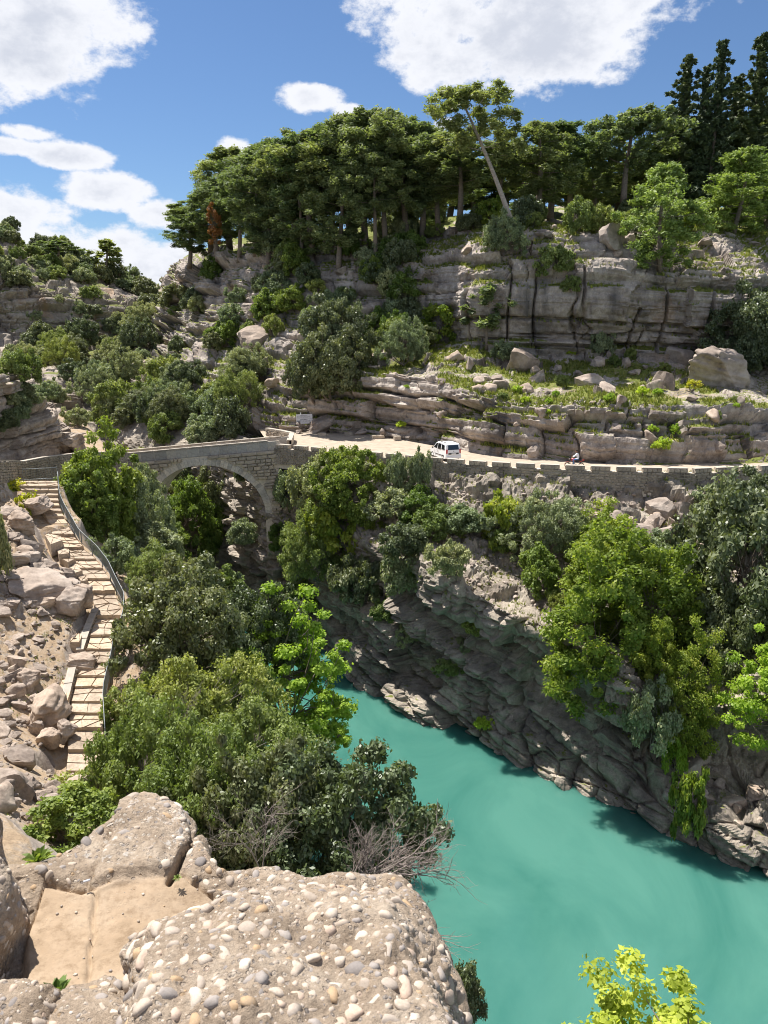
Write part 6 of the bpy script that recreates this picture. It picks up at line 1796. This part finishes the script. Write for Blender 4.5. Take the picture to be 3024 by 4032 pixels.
mL = (slabmask(lp) < .1) & (Y1 < 4100) & (X1 > 650) & (X1 < 1800) & (ln[:,2] > .1)
pebbles(lp, ln, mL, lo, 120, 330, .010, .06, 6, skew=1.8)
mL = (slabmask(lp) < .1) & (Y1 < 3500) & (X1 > 80) & (X1 < 800) & (ln[:,2] > .1)
pebbles(lp, ln, mL, lo, 60, 60, .012, .075, 7, skew=3)
pebbles(lp, ln, (slabmask(lp) > .9) & (Y1 < 4000), lo, 0, 90, .003, .016, 9, skew=3, proud=.1)
# other small rocks of the viewpoint
def blob_rock(label, c, size, seed, npb, rot=(0,0,0), small=120):
    V, Fc = rock_shape(seed, 5, 8, .22); V = V*np.array(size)
    Rm = np.array(Matrix.Rotation(rot[2], 3, 'Z')@Matrix.Rotation(rot[0], 3, 'X')@Matrix.Rotation(rot[1], 3, 'Y')); V = V@Rm.T+np.array(c)
    V = V+ (V-np.array(c))*(.10*fbm(V*9, 3, seed)[:,None])
    me = np_mesh('boulder', V, tris=Fc, mats=[M['cong']], smooth=True); o = link('boulder', me); tag(o, label, 'boulder')
    nn = np.zeros(len(V)*3, dtype=np.float32); me.vertices.foreach_get('normal', nn); nn = nn.reshape(-1,3)
    toc = (np.array(EYE)-V); toc /= np.linalg.norm(toc, axis=1, keepdims=True)
    pebbles(V, nn, (nn*toc).sum(1) > .12, o, npb, small, .01, .05, seed, skew=2); return o
blob_rock('tall dark pebbly rock wall at the left edge of the foreground', P(-150,3580,2.2)+Vector((-.13,.12,-.10)), (.55,1.15,1.05), 811, 150, (.0,.0,.1), 420)
blob_rock('small rounded pebbly rock in the bottom left corner', P(60,4010,1.80)+Vector((0,0,-.06)), (.36,.34,.22), 822, 30, (0,0,.5), 70)
blob_rock('pebbly lump of rock between the corner rock and the big boulder', P(390,4000,1.84)+Vector((0,0,-.05)), (.30,.42,.20), 833, 34, (0,.1,.2), 70)
blob_rock('three rounded stones wedged in the dark cleft at the left', P(92,3560,2.45)+Vector((0,0,-.05)), (.13,.14,.16), 844, 8, (0,0,0), 20)
# cigarette end and little plants in the cracks
cg = empty('cigarette_end', PZ(342,3474,31.99), .5); tag(cg, 'white cigarette end lying on the rock slab', 'cigarette end')
mb = MB(); mb.tube([(-.012,0,.006),(.012,0,.006)], .0042, 8); mb.build('paper', M['white'], cg, smooth=True)
def sprig(label, base, n, L_, seed, w_=.25):
    rs = random.Random(seed); root = empty('small_plant', base); tag(root, label, 'plant'); vs = []; q = []; rn = []
    for i in range(n):
        a = rs.uniform(0, 6.28); el_ = rs.uniform(.3, 1.4); d = Vector((math.cos(a)*math.cos(el_), math.sin(a)*math.cos(el_), math.sin(el_))); l = L_*rs.uniform(.4, 1); s = d.cross(Vector((0,0,1))).normalized()*l*w_*.5
        b0 = d*l*.1; m = d*l*.6; t = d*l-Vector((0,0,l*.25)); k = len(vs); vs += [b0, m+s, t, m-s]; q.append((k,k+1,k+2,k+3)); rn += [rs.random()]*4
    me = np_mesh('leaves', [tuple(v) for v in vs], quads=q, mats=[M['leaf_green']], smooth=False, attrs={'rnd': rn}); link('leaves', me, root)
sprig('small green weed growing between the rocks at the lower left', PZ(225,3935,32.0), 46, .085, 3)
sprig('green weed hanging in the dark cleft beside the left rock wall', PZ(150,3400,31.95), 60, .09, 4)
sprig('dry green tuft in the crack where the slab meets the ridge', PZ(700,3462,31.97), 70, .026, 5, .2)
sprig('little green tuft on the right flank of the big boulder', P(1720,3960,2.0), 50, .06, 6, .15)

# ------------------------------------------------------------------ telling look-alikes apart
ORD = ['first','second','third','fourth','fifth','sixth','seventh','eighth','ninth','tenth','eleventh','twelfth','thirteenth','fourteenth','fifteenth','sixteenth','seventeenth','eighteenth','nineteenth','twentieth']
groups_ = {}
for o, x, y, look in SCAT:
    if o is None: continue
    groups_.setdefault(o.get('group', ''), []).append((o, x, y, look))
for g, items in groups_.items():
    ys_ = sorted(i[2] for i in items); a, b = ys_[len(ys_)//3], ys_[2*len(ys_)//3]
    bk = {}
    for o, x, y, look in items:
        row = '' if 'row' in look else 'upper' if y <= a else 'middle' if y <= b else 'lower'
        bk.setdefault((look, row), []).append((x, o))
    for (look, row), lst in bk.items():
        lst.sort(key=lambda t: t[0])
        for i, (x, o) in enumerate(lst):
            base = o['label']
            k = i if i < len(ORD) else None
            if k is None: where = '%s from the right' % ORD[min(len(ORD)-1, len(lst)-1-i)]
            else: where = '%s from the left' % ORD[i]
            if 'row' in look: lab = 'tall pine of the grove, %s of the %s' % (where, look)
            else:
                short = {'evergreen bush on the rocky middle slope below the pines':'bush on the slope below the pines', 'grey-green bush on the wooded slope behind the bridge':'bush behind the bridge','bush on the valley side behind the left end of the bridge':'bush in the upper valley',
                 'bush at the foot of the far left canyon wall':'bush at the far canyon wall foot','bush on the skyline of the far left canyon wall':'bush on the far left skyline','small bush on a ledge of the far left canyon wall':'small bush on the far canyon wall',
                 'bush along the lip of the plateau below the trees':'bush along the plateau lip','small green bush in a crack of the terraced rock':'small bush on the terraced rock','small bush clinging to the gorge wall':'small bush on the gorge wall','bush on the gorge side seen through the arch':'bush seen through the arch',
                 'bush in the thicket between the stairs and the river':'thicket bush above the river','rough grey rock on the slope below the stairs':'rough rock below the stairs','bush beside the rock outcrop of the left road':'bush by the left road outcrop','loose pale rock on the dusty slope left of the stairs':'pale rock left of the stairs','angular grey rock of the heap left of the upper stairs':'rock in the heap by the upper stairs','loose grey boulder in the rubble below the road wall':'boulder in the rubble below the wall',
                 'pale rock on the grassy terrace under the big cliff':'rock on the grassy terrace','small rock on a ledge of the terraced wall above the road':'rock on a ledge above the road','weathered rock along the lip of the plateau':'rock on the plateau lip','pale rock showing between the bushes of the middle slope':'rock on the middle slope',
                 'pale rock on the low ledge by the water':'rock on the low waterside ledge','pale rock on the ledge left of the gorge':'rock on the left ledge','bush in the gully left of the big cliff':'bush in the cliff gully','low bush among the ledges of the upper valley side':'low bush on the valley side','bush under the pine grove':'bush under the pine grove'}.get(base, base)
                lab = '%s %s, %s in %s row' % (look, short, where, row)
            o['label'] = lab
